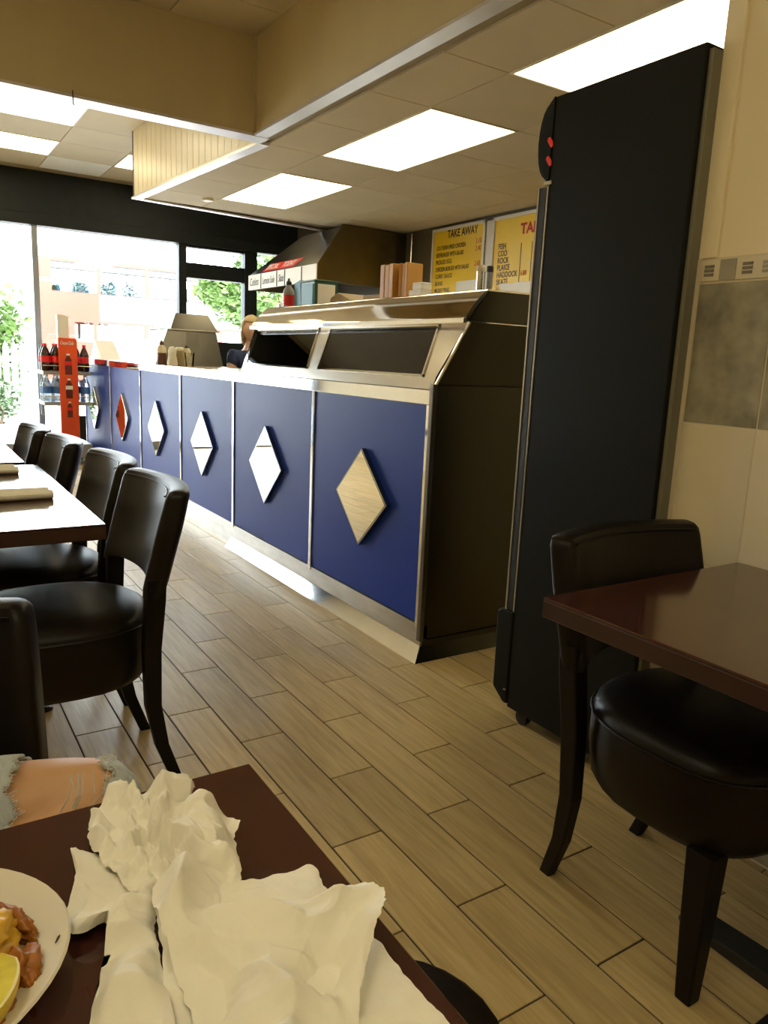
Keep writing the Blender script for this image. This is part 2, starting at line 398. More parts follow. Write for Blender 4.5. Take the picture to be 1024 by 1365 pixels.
mlab = ['lit ceiling panel just past the cross beam', 'lit ceiling panel beside the dark shopfront header', 'lit ceiling panel half hidden behind the boxed bulkhead',
        'lit ceiling panel over the far side of the dining tables', 'added unseen ceiling panel above the dining tables', 'added unseen ceiling panel over the row of dining tables', 'added unseen ceiling panel behind the napkin-strewn table']
for q, lab in zip(ML, mlab): light_panel(*q, ZM, lab)

# ------------------------------------------------------------------ setting: walls
struct('wall_left', MB().box(WX0-.1, WX0, WY0-.1, WY1+.1, 0, ZM+.1), 'plaster')
struct('wall_rear', MB().box(WX0-.1, 1.735, WY0-.1, WY0, 0, ZM+.1), 'plaster')
struct('wall_servery', MB().box(WX1, WX1+.1, 1.3, WY1+.1, 0, ZM+.1), 'servery_wall')
XW, YW = 1.745, 1.25
wr = struct('wall_right', MB().box(XW, XW+.2, WY0-.1, YW, 0, ZM+.1), 'plaster')
struct('wall_return', MB().box(XW+.2, 4.7, YW-.2, YW, 0, ZM+.1), 'plaster')
struct('trim_6', MB().box(XW-.012, XW+.02, YW-.045, YW+.006, 1.49, ZM), 'plaster', None, False, .003)
# wall tiling
def wt(name, y0, y1, z0, z1, mt, d=.009): part(name, MB().box(XW-d, XW+.002, y0+.0015, y1-.0015, z0+.0015, z1-.0015), mt, wr, bevel=.0012, bseg=1)
part('tile_bed', MB().box(XW-.0078, XW+.001, WY0, YW-.002, .02, 1.49), 'tile_grout', wr)
ys = [1.245, 1.04]
while ys[-1] > -.6: ys.append(ys[-1]-.25)
for a, b in zip(ys[1:], ys[:-1]):
    wt('wall_tile', a, b, 1.08, 1.43, 'grey_tile'); wt('wall_tile', a, b, .72, 1.08, 'cream_tile'); wt('wall_tile', a, b, .36, .72, 'cream_tile'); wt('wall_tile', a, b, .01, .36, 'grey_tile')
    wt('border_tile', a, b, 1.432, 1.488, 'cream_tile', .011)
    n = 4
    for i in range(n):      # mosaic motifs along the border strip
        c = a+(b-a)*(i+.5)/n; hw = (b-a)/n*.42
        big = (i == 2)
        if big: part('mosaic_square', MB().box(XW-.013, XW-.010, c-hw, c+hw, 1.436, 1.484), 'mosaic_grey', wr)
        else:
            for s_ in range(3): part('mosaic_bar', MB().box(XW-.013, XW-.010, c-hw*.6, c+hw*.6, 1.446+s_*.010, 1.453+s_*.010), 'mosaic_dark' if i % 2 else 'mosaic_grey', wr)
struct('trim_7', MB().box(XW-.014, XW+.002, 1.243, 1.256, .0, 1.49), 'cream_tile')
part('screw_hole', MB().lathe([(.004, 0), (.006, .002), (.003, .004)], (0, 0, 0), 8), 'pepper', wr, world=False).location = (XW-.003, 1.075, 1.865)

# ------------------------------------------------------------------ setting: shopfront
YS = 9.5
sf = empty('wall_front', (0, YS, 0), kind='structure')
def sfp(name, mb, mt='dark_frame', **k): return part(name, mb, mt, sf, **k)
sfp('header_panel', MB().box(WX0, 4.6, YS-.05, YS+.12, 2.62, ZM+.02))
sfp('header_rail', MB().box(WX0, 4.6, YS-.09, YS+.12, 2.51, 2.63), 'dark_frame', bevel=.006)
sfp('mullion', MB().box(3.005, 3.10, YS-.06, YS+.08, .0, 2.52), 'dark_frame', bevel=.006)
sfp('mullion', MB().box(3.86, 4.03, YS-.06, YS+.08, .0, 2.52), 'dark_frame', bevel=.006)
sfp('mullion', MB().box(4.52, 4.60, YS-.06, YS+.08, .0, 2.52), 'dark_frame', bevel=.006)
sfp('transom', MB().box(3.10, 3.86, YS-.05, YS+.07, 2.12, 2.30), 'dark_frame', bevel=.006)
sfp('transom', MB().box(4.03, 4.52, YS-.05, YS+.07, 2.12, 2.30), 'dark_frame', bevel=.006)
sfp('sill_panel', MB().box(3.10, 3.86, YS-.05, YS+.07, 0, 1.36), 'dark_frame', bevel=.006)
sfp('sill_panel', MB().box(4.03, 4.52, YS-.05, YS+.07, 0, 1.36), 'dark_frame', bevel=.006)
sfp('sill_panel', MB().box(1.60, 3.005, YS-.05, YS+.07, 0, .42), 'dark_frame', bevel=.006)
sfp('jamb', MB().box(WX0, WX0+.10, YS-.06, YS+.08, 0, 2.52), 'dark_frame')
sfp('top_edge', MB().box(3.10, 3.86, YS-.045, YS+.07, 2.48, 2.52))
sfp('threshold', MB().box(WX0, 1.6, YS-.05, YS+.08, -.01, .02), 'alu')
def win(name, x0, x1, z0, z1):
    o = struct(name, MB().box(x0, x1, YS, YS+.008, z0, z1), 'window_glass'); return o
win('window_1', 1.43, 3.005, .42, 2.51); win('window_2', 3.10, 3.86, 1.36, 2.12); win('window_3', 3.10, 3.86, 2.30, 2.48)
win('window_4', 4.03, 4.52, 1.36, 2.12); win('window_5', 4.03, 4.52, 2.30, 2.50); win('window_6', WX0+.1, .30, .03, 2.51)
# glazed street door hung on the slim post
d = empty('door_1', (.85, YS, 0), kind='structure')
part('glass_pane', MB().box(.36, 1.36, YS+.002, YS+.010, .10, 2.46), 'window_glass', d)
part('door_post', MB().box(1.362, 1.425, YS-.05, YS+.05, 0, 2.51), 'alu', d, bevel=.004)
part('door_post', MB().box(.30, .362, YS-.05, YS+.05, 0, 2.51), 'alu', d, bevel=.004)
part('bottom_rail', MB().box(.362, 1.362, YS-.02, YS+.03, .02, .10), 'alu', d, bevel=.003)
part('pull_handle', MB().tube([(1.395, YS-.05, 1.22), (1.395, YS-.10, 1.22), (1.395, YS-.10, .45), (1.395, YS-.05, .45)], .022, 10), 'alu', d, smooth=True)

# ------------------------------------------------------------------ street outside
struct('pavement', MB().box(-14, 22, YS+.08, 17.5, -.20, -.03), 'pavement')
struct('road', MB().box(-40, 60, 17.5, 45, -.30, -.12), 'road')
YB = 25.0
bus = empty('double_decker_bus', (9, YB+1.25, -.12), 'red double-decker bus with a white advert panel passing in the street', 'bus')
bx0, bx1 = 3.75, 14.6
def bp(n, mb, mt, **k): return part(n, mb, mt, bus, **k)
# side skin built round the window openings
UW = [(4.10, 5.42), (5.50, 6.86), (6.98, 8.35), (8.47, 9.85), (9.97, 11.35), (11.47, 12.85), (12.97, 14.2)]
LW = [(4.72, 5.26), (5.36, 6.8), (6.95, 8.35), (8.5, 9.3), (9.42, 10.1), (10.22, 11.6), (11.75, 13.1)]
def skin_rows(y0, y1, mtn):
    z_levels = [(.25, 1.42, None), (1.42, 2.0, LW), (2.0, 2.87, None), (2.87, 3.74, UW), (3.74, 3.84, None)]
    mb_ = MB()
    for z0, z1, W in z_levels:
        if W is None: mb_.box(bx0, bx1, y0, y1, z0, z1); continue
        xs_ = [bx0]+[v for w_ in W for v in w_]+[bx1]
        for i in range(0, len(xs_), 2): mb_.box(xs_[i], xs_[i+1], y0, y1, z0, z1)
    return mb_
bp('body_side', skin_rows(YB, YB+.06, 'bus_red'), 'bus_red')
bp('body_side', skin_rows(YB+2.44, YB+2.5, 'bus_red'), 'bus_red')
bp('roof', MB().prism([(YB, 3.84), (YB+.12, 3.97), (YB+.35, 4.03), (YB+2.15, 4.03), (YB+2.38, 3.97), (YB+2.5, 3.84)], 'x', bx0, bx1), 'bus_white')
bp('rear_panel', MB().box(bx0-.05, bx0, YB, YB+2.5, .25, 3.84), 'bus_red', bevel=.02)
bp('front_panel', MB().box(bx1, bx1+.05, YB, YB+2.5, .25, 3.84), 'bus_red', bevel=.02)
bp('deck', MB().box(bx0, bx1, YB+.06, YB+2.44, 2.1, 2.2), 'bus_interior')
bp('lower_deck', MB().box(bx0, bx1, YB+.06, YB+2.44, .3, .4), 'bus_interior')
bp('advert_panel', MB().box(5.46, 13.6, YB-.02, YB, 2.06, 2.84), 'bus_white')
bp('advert_panel', MB().box(5.46, 8.3, YB-.02, YB, .6, 1.38), 'bus_white')
for a, b in UW:
    pn = bp('window_pane', MB().box(a, b, YB+.02, YB+.03, 2.87, 3.74), 'bus_glass')
    bp('window_bar', MB().box(a, b, YB+.005, YB+.02, 3.50, 3.54), 'bus_rubber')
    bp('window_rubber', MB().box(a, b, YB-.005, YB+.012, 3.70, 3.745), 'bus_rubber'); bp('window_rubber', MB().box(a, b, YB-.005, YB+.012, 2.862, 2.885), 'bus_rubber')
for a, b in LW: bp('window_pane', MB().box(a, b, YB+.02, YB+.03, 1.42, 2.0), 'bus_glass')
seat_me = mesh('seat', MB().prism([(0, 0), (.45, 0), (.45, .1), (.12, .12), (.02, .75), (-.08, .75)], 'y', -.45, .45), bevel=.03)
for i in range(12):
    for y in (YB+.62, YB+1.85): link('seat', seat_me, 'bus_seat', bus, (4.3+.82*i-9, y-YB-1.25, 2.55+.12))
for i in range(6): bp('grab_pole', MB().tube([(4.9+1.6*i, YB+.9, 2.2), (4.9+1.6*i, YB+.9, 3.84)], .02, 6), 'bus_seat')
for i in range(4): bp('vent_slat', MB().box(4.30, 4.55, YB-.015, YB, 1.55+.09*i, 1.60+.09*i), 'cola_label')
for x in (5.6, 12.2):
    for y in (YB+.18, YB+2.3):
        bp('wheel', MB().loft([[(x+r*math.cos(a*math.pi/8), y+t, .36+r*math.sin(a*math.pi/8)) for a in range(16)] for r, t in ((.25, -.15), (.46, -.15), (.48, -.1), (.48, .1), (.46, .15))]), 'bus_rubber')

def leaf_cloud(blobs, n, size, seed):
    rg = random.Random(seed); mb_ = MB()
    for _ in range(n):
        c, r = rg.choice(blobs)
        d_ = Vector((rg.gauss(0, 1), rg.gauss(0, 1), rg.gauss(0, 1))).normalized()*(rg.random()**.4)
        p = Vector(c)+Vector((d_.x*r[0], d_.y*r[1], d_.z*r[2]))
        a = Vector((rg.gauss(0, 1), rg.gauss(0, 1), rg.gauss(0, .6))).normalized(); b = a.cross(Vector((rg.gauss(0, 1), rg.gauss(0, 1), rg.gauss(0, 1)))).normalized()
        s_ = size*(.6+.8*rg.random())
        mb_.add([p-a*s_, p-b*s_*.45, p+a*s_, p+b*s_*.45], [(0, 1, 2, 3)])
    return mb_
def tree(name, loc, h, blobs, n, size, seed, label, mt='leaf', cat='tree', trunk=.12):
    t = empty(name, loc, label, cat)
    tag(part('foliage', leaf_cloud(blobs, n, size, seed), mt, t), kind='stuff')
    part('trunk', MB().tube([(loc[0], loc[1], loc[2]), (loc[0]+.05, loc[1], loc[2]+h*.5), (loc[0]-.04, loc[1], loc[2]+h)], [trunk, trunk*.8, trunk*.4], 8), 'bark', t, smooth=True)
    rg = random.Random(seed+1)
    for k in range(4):
        c, r = rg.choice(blobs)
        part('branch', MB().tube([(loc[0], loc[1], loc[2]+h*.6), ((loc[0]+c[0])/2, (loc[1]+c[1])/2, (loc[2]+h*.7+c[2])/2+.2), c], [trunk*.4, trunk*.3, trunk*.1], 6), 'bark', t, smooth=True)
    return t
tree('street_tree', (7.3, 15.5, -.05), 3.0, [((6.35, 15.3, 2.55), (.75, .8, .55)), ((6.8, 15.5, 3.3), (.8, .9, .6)), ((5.75, 15.2, 2.6), (.4, .5, .3)), ((7.4, 15.6, 2.8), (.9, 1, .8)), ((8.2, 15.5, 3.3), (1, 1, .9)), ((5.9, 15.2, 3.5), (.35, .4, .25)), ((6.15, 15.3, 2.3), (.6, .6, .55)), ((5.6, 15.2, 2.45), (.45, .5, .3)), ((6.6, 15.4, 2.0), (.5, .6, .4))], 5200, .085, 3,
     'leafy green street tree hanging over the pavement beyond the narrow shop window', 'leaf_light')
tree('hedge_bush', (1.0, 14.6, -.05), 1.6, [((.9, 14.6, 1.7), (1.25, .6, .75)), ((0.2, 14.6, 1.6), (1.2, .6, .8)), ((1.5, 14.6, 1.3), (.42, .5, .75)), ((-.9, 14.7, 1.8), (1.0, .6, .9)), ((1.1, 14.6, .6), (.9, .5, .65)), ((-.1, 14.6, .6), (1.0, .5, .65)), ((-1.0, 14.6, .7), (.9, .5, .75))], 5600, .08, 5, 'tall green bush behind the white picket fence', 'leaf_light', 'bush', .06)
tree('garden_shrub', (1.35, 13.35, -.05), .4, [((1.3, 13.35, .34), (.38, .25, .36)), ((.8, 13.35, .3), (.4, .25, .3))], 900, .05, 8, 'low green shrub in front of the white picket fence', 'leaf', 'shrub', .03)
tree('tall_tree', (-1.5, 21, -.1), 4, [((.6, 21, 4.4), (1.6, 1, .6)), ((1.7, 21, 4.0), (.7, .8, .5)), ((-.8, 21, 4.2), (1.5, 1, 1.2))], 420, .09, 11, 'sparse tall tree beyond the bush, washed out by sky', 'leaf_light', 'tree', .1)
fn = empty('picket_fence', (0, 13.8, -.05), 'white wooden picket fence across the street side garden', 'fence')
pk = mesh('picket', MB().prism([(-.04, 0), (.04, 0), (.04, 1.22), (0, 1.32), (-.04, 1.22)], 'y', -.012, .012))
for i in range(26): link('picket', pk, 'fence_white', fn, (-1.1+.125*i, 0, 0))
for z in (.3, .95): part('rail', MB().box(-1.2, 2.1, 13.815, 13.85, z, z+.08), 'fence_white', fn)

# ------------------------------------------------------------------ blue counter
XC = 1.745
DIV = [2.385, 3.36, 4.43, 5.47, 6.56, 7.63, 8.78]
ctr = empty('service_counter', (2.1, 5.5, 0), 'long blue panelled service counter with mirrored diamonds and steel edging', 'counter')
def cp(n, mb, mt, **k): return part(n, mb, mt, ctr, **k)
cp('carcass', MB().box(XC+.02, 2.42, 2.40, 8.78, .02, 1.06), 'steel_dark')
for a, b in zip(DIV[:-1], DIV[1:]): cp('front_panel', MB().box(XC, XC+.02, a+.012, b-.012, .15, 1.045), 'blue_panel', bevel=.001, bseg=1)
for i, y in enumerate(DIV): cp('divider_strip', MB().box(XC-.008, XC+.02, y-.014, y+.014, .13, 1.045), 'steel_polished', bevel=.003)
cp('edge_band', MB().box(XC-.012, XC+.012, 2.375, 8.80, 1.045, 1.102), 'steel_polished', bevel=.002)
cp('worktop', MB().box(XC+.012, 2.42, 2.385, 8.80, 1.06, 1.10), 'steel')
cp('plinth', MB().box(XC-.002, XC+.03, 2.36, 4.43, .0, .145), 'steel_plinth')
cp('plinth', MB().box(XC+.015, XC+.05, 4.43, 8.78, .0, .145), 'steel_plinth')
xa, xb = XC-.048, XC-.004
cp('skirting', MB().add([(xa, 2.325, .001), (xb, 2.36, .06), (xb, 2.36, .001), (xa, 4.45, .001), (xb, 4.45, .06), (xb, 4.45, .001)], [(0, 1, 2), (5, 4, 3), (0, 3, 4, 1), (1, 4, 5, 2), (2, 5, 3, 0)]), 'steel_polished')
cp('skirting', MB().add([(xa, 2.325, .001), (xb, 2.352, .06), (xb, 2.352, .001), (2.42, 2.325, .001), (2.42, 2.352, .06), (2.42, 2.352, .001)], [(0, 1, 2), (5, 4, 3), (0, 3, 4, 1), (1, 4, 5, 2), (2, 5, 3, 0)]), 'steel_dark')
cp('end_panel', MB().box(XC+.004, 2.42, 2.36, 2.40, .085, 1.12), 'steel_dark')
cp('end_plinth', MB().box(XC+.01, 2.42, 2.352, 2.40, .0, .083), 'steel_dark')
cp('corner_strip', MB().box(XC-.012, XC+.008, 2.352, 2.378, .08, 1.125), 'steel_grey', bevel=.003)
for y in (2.848, 3.905, 4.962, 6.045, 7.135, 8.29):
    h = .221
    dm = cp('mirror_diamond', MB().prism([(y-h, .60), (y, .60-h), (y+h, .60), (y, .60+h)], 'x', XC-.024, XC), 'mirror_edge')
    g = .012
    part('mirror_face', MB().prism([(y-h+g, .60), (y, .60-h+g), (y+h-g, .60), (y, .60+h-g)], 'x', XC-.0255, XC-.0235), 'mirror', dm)

# ------------------------------------------------------------------ glass display cabinet on the counter
cab = empty('display_cabinet', (2.05, 3.35, 1.10), 'stainless heated display cabinet with slanted glass on the near end of the counter', 'display cabinet')
def ca(n, mb, mt, **k): return part(n, mb, mt, cab, **k)
ZB, ZT = 1.104, 1.372
def fx(z): return 1.757+(z-1.125)*.34          # slanted front plane
def slab(y0, y1, z0, z1, t=.02, yt0=None, yt1=None):
    yt0 = y0 if yt0 is None else yt0; yt1 = y1 if yt1 is None else yt1
    a, b = fx(z0), fx(z1)
    return MB().add([(a, y0, z0), (a, y1, z0), (a+t, y1, z0), (a+t, y0, z0), (b, yt0, z1), (b, yt1, z1), (b+t, yt1, z1), (b+t, yt0, z1)],
                    [(0, 1, 2, 3), (7, 6, 5, 4), (0, 4, 5, 1), (1, 5, 6, 2), (2, 6, 7, 3), (3, 7, 4, 0)])
ca('bottom_frame', slab(2.385, 4.335, ZB, 1.152), 'steel')
ca('top_frame', slab(2.30, 4.335, 1.358, ZT+.012, .02, 2.275), 'steel')
ca('end_frame', slab(2.385, 2.468, 1.152, 1.358, .02, 2.30, 2.468), 'steel')
ca('middle_frame', slab(3.372, 3.49, 1.152, 1.358), 'steel')
ca('far_frame', slab(4.295, 4.335, 1.152, 1.358), 'steel_polished')
for y0, y1 in ((2.468, 3.372), (3.49, 4.295)):
    p_ = ca('glass_pane', slab(y0, y1, 1.152, 1.358, .006), 'case_glass')
    for a, b in ((y0, y0+.010), (y1-.010, y1)): part('glass_bead', slab(a, b, 1.152, 1.358, -.006), 'steel_polished', p_)
    part('glass_bead', slab(y0, y1, 1.152, 1.160, -.006), 'steel_polished', p_); part('glass_bead', slab(y0, y1, 1.350, 1.358, -.006), 'steel_polished', p_)
# canopy: sloped brushed front, polished lower lip, flat top
cprof = [(1.80, 1.362), (1.80, 1.374)]
for i in range(1, 13):
    t_ = i/12; cprof.append((1.80+.105*(.8*t_+.2*t_*t_), 1.374+.114*(1.2*t_-.2*t_*t_)))
cprof += [(2.40, 1.492), (2.40, 1.362)]
ca('canopy', MB().prism(cprof, 'y', 2.27, 4.30), 'steel_canopy', smooth=True)
ca('canopy_lip', MB().box(1.792, 1.806, 2.268, 4.302, 1.356, 1.378), 'steel_polished', bevel=.003)
ca('canopy_end', MB().prism([(1.812, 1.366), (1.910, 1.480), (2.40, 1.486), (2.40, 1.366)], 'y', 2.264, 2.27), 'steel_dark')
# dark end sheet under the canopy, flaring from the counter end to the canopy
ca('end_sheet', MB().add([(fx(1.11)+.001, 2.372, 1.105), (2.42, 2.372, 1.105), (2.42, 2.285, 1.362), (fx(1.362)+.001, 2.285, 1.362),
                          (fx(1.11)+.001, 2.382, 1.105), (2.42, 2.382, 1.105), (2.42, 2.297, 1.362), (fx(1.362)+.001, 2.297, 1.362)],
                         [(0, 1, 2, 3), (7, 6, 5, 4), (0, 4, 5, 1), (1, 5, 6, 2), (2, 6, 7, 3), (3, 7, 4, 0)]), 'steel_dark')
ca('edge_strip', MB().tube([(fx(1.11)-.002, 2.372, 1.108), (fx(1.362)-.002, 2.284, 1.362)], .006, 6), 'steel_polished')
ca('far_end_sheet', MB().box(1.86, 2.40, 4.318, 4.33, 1.105, 1.362), 'steel_dark')
ca('back_sheet', MB().box(2.38, 2.40, 2.39, 4.32, 1.105, 1.362), 'steel_grey')
ca('shelf', MB().box(1.92, 2.36, 2.42, 4.30, 1.235, 1.243), 'steel')
ca('divider_sheet', MB().box(1.86, 2.38, 3.425, 3.435, 1.105, 1.36), 'steel_dark')
for i in range(4):
    y0 = (2.48, 2.92, 3.46, 3.90)[i]
    tr = MB().box(1.84, 2.30, y0, y0+.40, 1.106, 1.112)
    tr.box(1.84, 1.85, y0, y0+.40, 1.112, 1.17); tr.box(2.29, 2.30, y0, y0+.40, 1.112, 1.17); tr.box(1.85, 2.29, y0, y0+.01, 1.112, 1.17); tr.box(1.85, 2.29, y0+.39, y0+.40, 1.112, 1.17)
    thing('steel_tray', tr, 'steel', ['empty steel food tray in the near end of the glass cabinet', 'steel food tray behind the near cabinet pane by the middle frame', 'steel food tray behind the far cabinet pane by the middle frame', 'steel food tray in the far end of the glass cabinet'][i], 'tray', 'trays in the display cabinet')
thing('price_ticket', MB().box(1.905, 1.912, 3.62, 3.98, 1.245, 1.285), 'white_paper', 'long white price ticket propped on the cabinet shelf behind glass', 'ticket')

# ------------------------------------------------------------------ things on the canopy
ZK = 1.494
def lathe_thing(name, c, prof, mt, label, cat, group=None, n=14): return thing(name, MB().lathe(prof, c, n), mt, label, cat, group, smooth=True)
def carton(name, x0, x1, y0, y1, z0, z1, mt, label, cat='box', group=None, lid=None):
    t = empty(name, ((x0+x1)/2, (y0+y1)/2, z0), label, cat, group)
    part('body', MB().box(x0, x1, y0, y1, z0, z1), mt, t, bevel=.004)
    part('lid_seam', MB().box(x0-.001, x1+.001, y0-.001, y1+.001, z0+(z1-z0)*.72, z0+(z1-z0)*.74), lid or mt, t)
    return t
t = empty('collection_box', (2.09, 4.07, ZK), 'dark green charity collection box with pale notice on the canopy', 'collection box')
part('body', MB().box(2.02, 2.17, 3.92, 4.09, ZK, 1.632), 'green_box', t, bevel=.004)
part('side_panel', MB().box(2.016, 2.020, 3.935, 4.075, ZK+.012, 1.618), 'blue_card', t)
part('notice', MB().box(2.04, 2.15, 3.916, 3.920, ZK+.012, 1.618), 'white_paper', t)
part('lid', MB().box(2.015, 2.175, 3.915, 4.095, 1.632, 1.640), 'green_box', t, bevel=.003)
t = thing('card_holder', MB().prism([(4.11, ZK), (4.20, ZK), (4.20, ZK+.14), (4.125, ZK+.155)], 'x', 2.03, 2.06), 'blue_card', 'pale blue card standing beside the green collection box', 'card')
t = empty('sauce_bottle', (2.02, 4.255, ZK), 'dark sauce bottle with red label at the far end of the canopy', 'bottle')
part('body', MB().lathe([(.033, 0), (.035, .01), (.035, .085), (.03, .105), (.016, .125), (.014, .135)], (2.02, 4.255, ZK), 14), 'grey_plastic', t, smooth=True)
part('label', MB().lathe([(.0358, .015), (.0358, .075)], (2.02, 4.255, ZK), 14), 'cola_label', t, smooth=True)
part('cap', MB().lathe([(.017, .133), (.017, .150), (.008, .160), (.006, .172)], (2.02, 4.255, ZK), 10), 'black_plastic', t, smooth=True)
def tub_stack(y0, y1, x0, label, n=6, dx=.09):
    t_ = empty('box_stack', (x0+dx/2, (y0+y1)/2, ZK), label, 'takeaway boxes', 'stacked takeaway boxes on the canopy')
    H_ = .165; n = 3
    for i in range(n):      # flat boxes stood on edge, side by side
        a = y0+(y1-y0)*i/n; b = y0+(y1-y0)*(i+1)/n-.0015
        part('takeaway_box', MB().box(x0+.002*(i % 2), x0+dx, a, b, ZK, ZK+H_-.003*(i % 2)), 'orange_box', t_, bevel=.003, bseg=1)
    return t_
tub_stack(3.10, 3.215, 2.01, 'wider orange-brown block of takeaway boxes stood on edge on the canopy')
tub_stack(3.01, 3.085, 2.03, 'narrower orange-brown block of takeaway boxes beside the white cartons')
carton('white_carton', 1.985, 2.045, 2.83, 2.925, ZK, ZK+.030, 'white_paper', 'lower white carton beside the takeaway boxes on the canopy', 'carton', None, 'cardboard')
carton('white_carton', 1.99, 2.045, 2.83, 2.905, ZK+.031, ZK+.062, 'white_paper', 'upper white carton stacked on another beside the takeaway boxes', 'carton', None, 'cardboard')
carton('cardboard_box', 2.10, 2.25, 3.34, 3.52, ZK, ZK+.045, 'cardboard', 'low brown cardboard box on the canopy behind the tall box stack', 'box', None, 'orange_box')
t = empty('salt_shaker', (2.055, 2.505, ZK), 'tall steel shaker with pale lid at the near end of the canopy', 'shaker')
part('body', MB().lathe([(.017, 0), (.018, .003), (.018, .088)], (2.055, 2.505, ZK), 16), 'steel', t, smooth=True)
part('lid', MB().lathe([(.019, .088), (.019, .108), (.016, .112)], (2.055, 2.505, ZK), 16), 'sauce_cream', t, smooth=True)
t = empty('slim_canister', (2.105, 2.508, ZK), 'slim grey metal canister standing behind the steel shaker', 'canister')
part('body', MB().lathe([(.014, 0), (.014, .100)], (2.105, 2.508, ZK), 12), 'grey_plastic', t, smooth=True)
part('lid', MB().lathe([(.0145, .090), (.0145, .112), (.012, .115)], (2.105, 2.508, ZK), 12), 'black_plastic', t, smooth=True)
thing('paper_bag_pile', MB().prism([(3.60, ZK), (3.90, ZK), (3.88, ZK+.05), (3.80, ZK+.075), (3.66, ZK+.03)], 'x', 2.10, 2.30), 'cardboard', 'rumpled paper bags lying beside the green collection box', 'paper bags', bevel=.008)

# ------------------------------------------------------------------ things on the far worktop
t = empty('chip_scuttle', (2.09, 6.5, 1.10), 'tapered stainless serving hood standing on the worktop by the sauce bottles', 'serving hood')
def frus(x0, x1, y0, y1, z0, X0, X1, Y0, Y1, z1):
    return MB().add([(x0, y0, z0), (x1, y0, z0), (x1, y1, z0), (x0, y1, z0), (X0, Y0, z1), (X1, Y0, z1), (X1, Y1, z1), (X0, Y1, z1)],
                    [(0, 3, 2, 1), (4, 5, 6, 7), (0, 1, 5, 4), (1, 2, 6, 5), (2, 3, 7, 6), (3, 0, 4, 7)])
part('lower_hood', frus(1.785, 2.366, 6.25, 6.85, 1.101, 1.905, 2.315, 6.30, 6.80, 1.392), 'steel_grey', t, bevel=.003, bseg=1)
part('upper_hood', frus(1.925, 2.33, 6.285, 6.815, 1.394, 1.985, 2.265, 6.34, 6.75, 1.525), 'steel_grey', t, bevel=.003, bseg=1)
part('seam_lip', MB().box(1.90, 2.345, 6.275, 6.825, 1.386, 1.396), 'steel_polished', t)
part('inspection_panel', MB().add([(2.05, 6.262, 1.13), (2.17, 6.262, 1.13), (2.16, 6.297, 1.37), (2.06, 6.297, 1.37), (2.05, 6.258, 1.13), (2.17, 6.258, 1.13), (2.16, 6.293, 1.37), (2.06, 6.293, 1.37)], [(0, 1, 2, 3), (7, 6, 5, 4), (4, 5, 1, 0), (5, 6, 2, 1), (6, 7, 3, 2), (7, 4, 0, 3)]), 'steel_grey', t)
def bottle(name, x, y, prof, mt, cap, capmt, label, cat='bottle', z=1.101, lab=None):
    t_ = empty(name, (x, y, z), label, cat)
    part('body', MB().lathe(prof, (x, y, z), 14), mt, t_, smooth=True)
    part('cap', MB().lathe(cap, (x, y, z), 12), capmt, t_, smooth=True)
    if lab: part('label', MB().lathe(lab[0], (x, y, z), 14), lab[1], t_, smooth=True)
    return t_
bottle('sauce_bottle', 1.80, 6.12, [(.036, 0), (.038, .01), (.036, .10), (.034, .13), (.018, .155)], 'sauce_brown', [(.019, .153), (.019, .168), (.006, .192)], 'sauce_brown', 'squeezy bottle of brown sauce with pale neck on the worktop', lab=([(.0385, .095), (.0355, .135), (.02, .156)], 'sauce_cream'))
bottle('salt_pot', 1.855, 6.02, [(.040, 0), (.042, .02), (.030, .085), (.034, .115), (.026, .135)], 'shaker_white', [(.027, .132), (.024, .142), (.010, .148)], 'shaker_white', 'white waisted salt pot on the worktop between bottles', 'salt pot')
bottle('vinegar_bottle', 1.935, 6.08, [(.035, 0), (.036, .01), (.036, .10), (.03, .12)], 'vinegar', [(.034, .118), (.034, .136), (.026, .145)], 'sauce_cream', 'amber vinegar bottle with pale lid beside the salt pot')
bottle('mayonnaise_bottle', 1.995, 6.10, [(.036, 0), (.037, .01), (.036, .115), (.024, .14)], 'sauce_cream', [(.014, .138), (.014, .150), (.006, .162)], 'black_plastic', 'cream squeezy bottle with black tip standing behind the tumbler')
t = empty('tumbler', (1.965, 5.93, 1.101), 'clear tumbler of wooden forks on the worktop edge', 'tumbler')
part('glass', MB().lathe([(.030, 0), (.040, .105), (.038, .105), (.028, .006)], (1.965, 5.93, 1.101), 16), 'tumbler', t, smooth=True)
for i in range(7):
    a = i*.9
    part('wooden_fork', MB().tube([(1.965+.012*math.cos(a), 5.93+.012*math.sin(a), 1.108), (1.965+.027*math.cos(a+1), 5.93+.027*math.sin(a+1), 1.206)], .0035, 5), 'sauce_cream', t)
thing('menu_wedge', MB().prism([(8.15, 1.101), (8.72, 1.101), (8.5, 1.30)], 'x', 1.79, 1.98), 'white_paper', 'pale folded card wedge standing at the far end of the worktop', 'card')
thing('napkin_box', MB().box(2.05, 2.25, 7.2, 7.45, 1.101, 1.17), 'white_paper', 'low white napkin box on the worktop by the street window', 'box', bevel=.01)

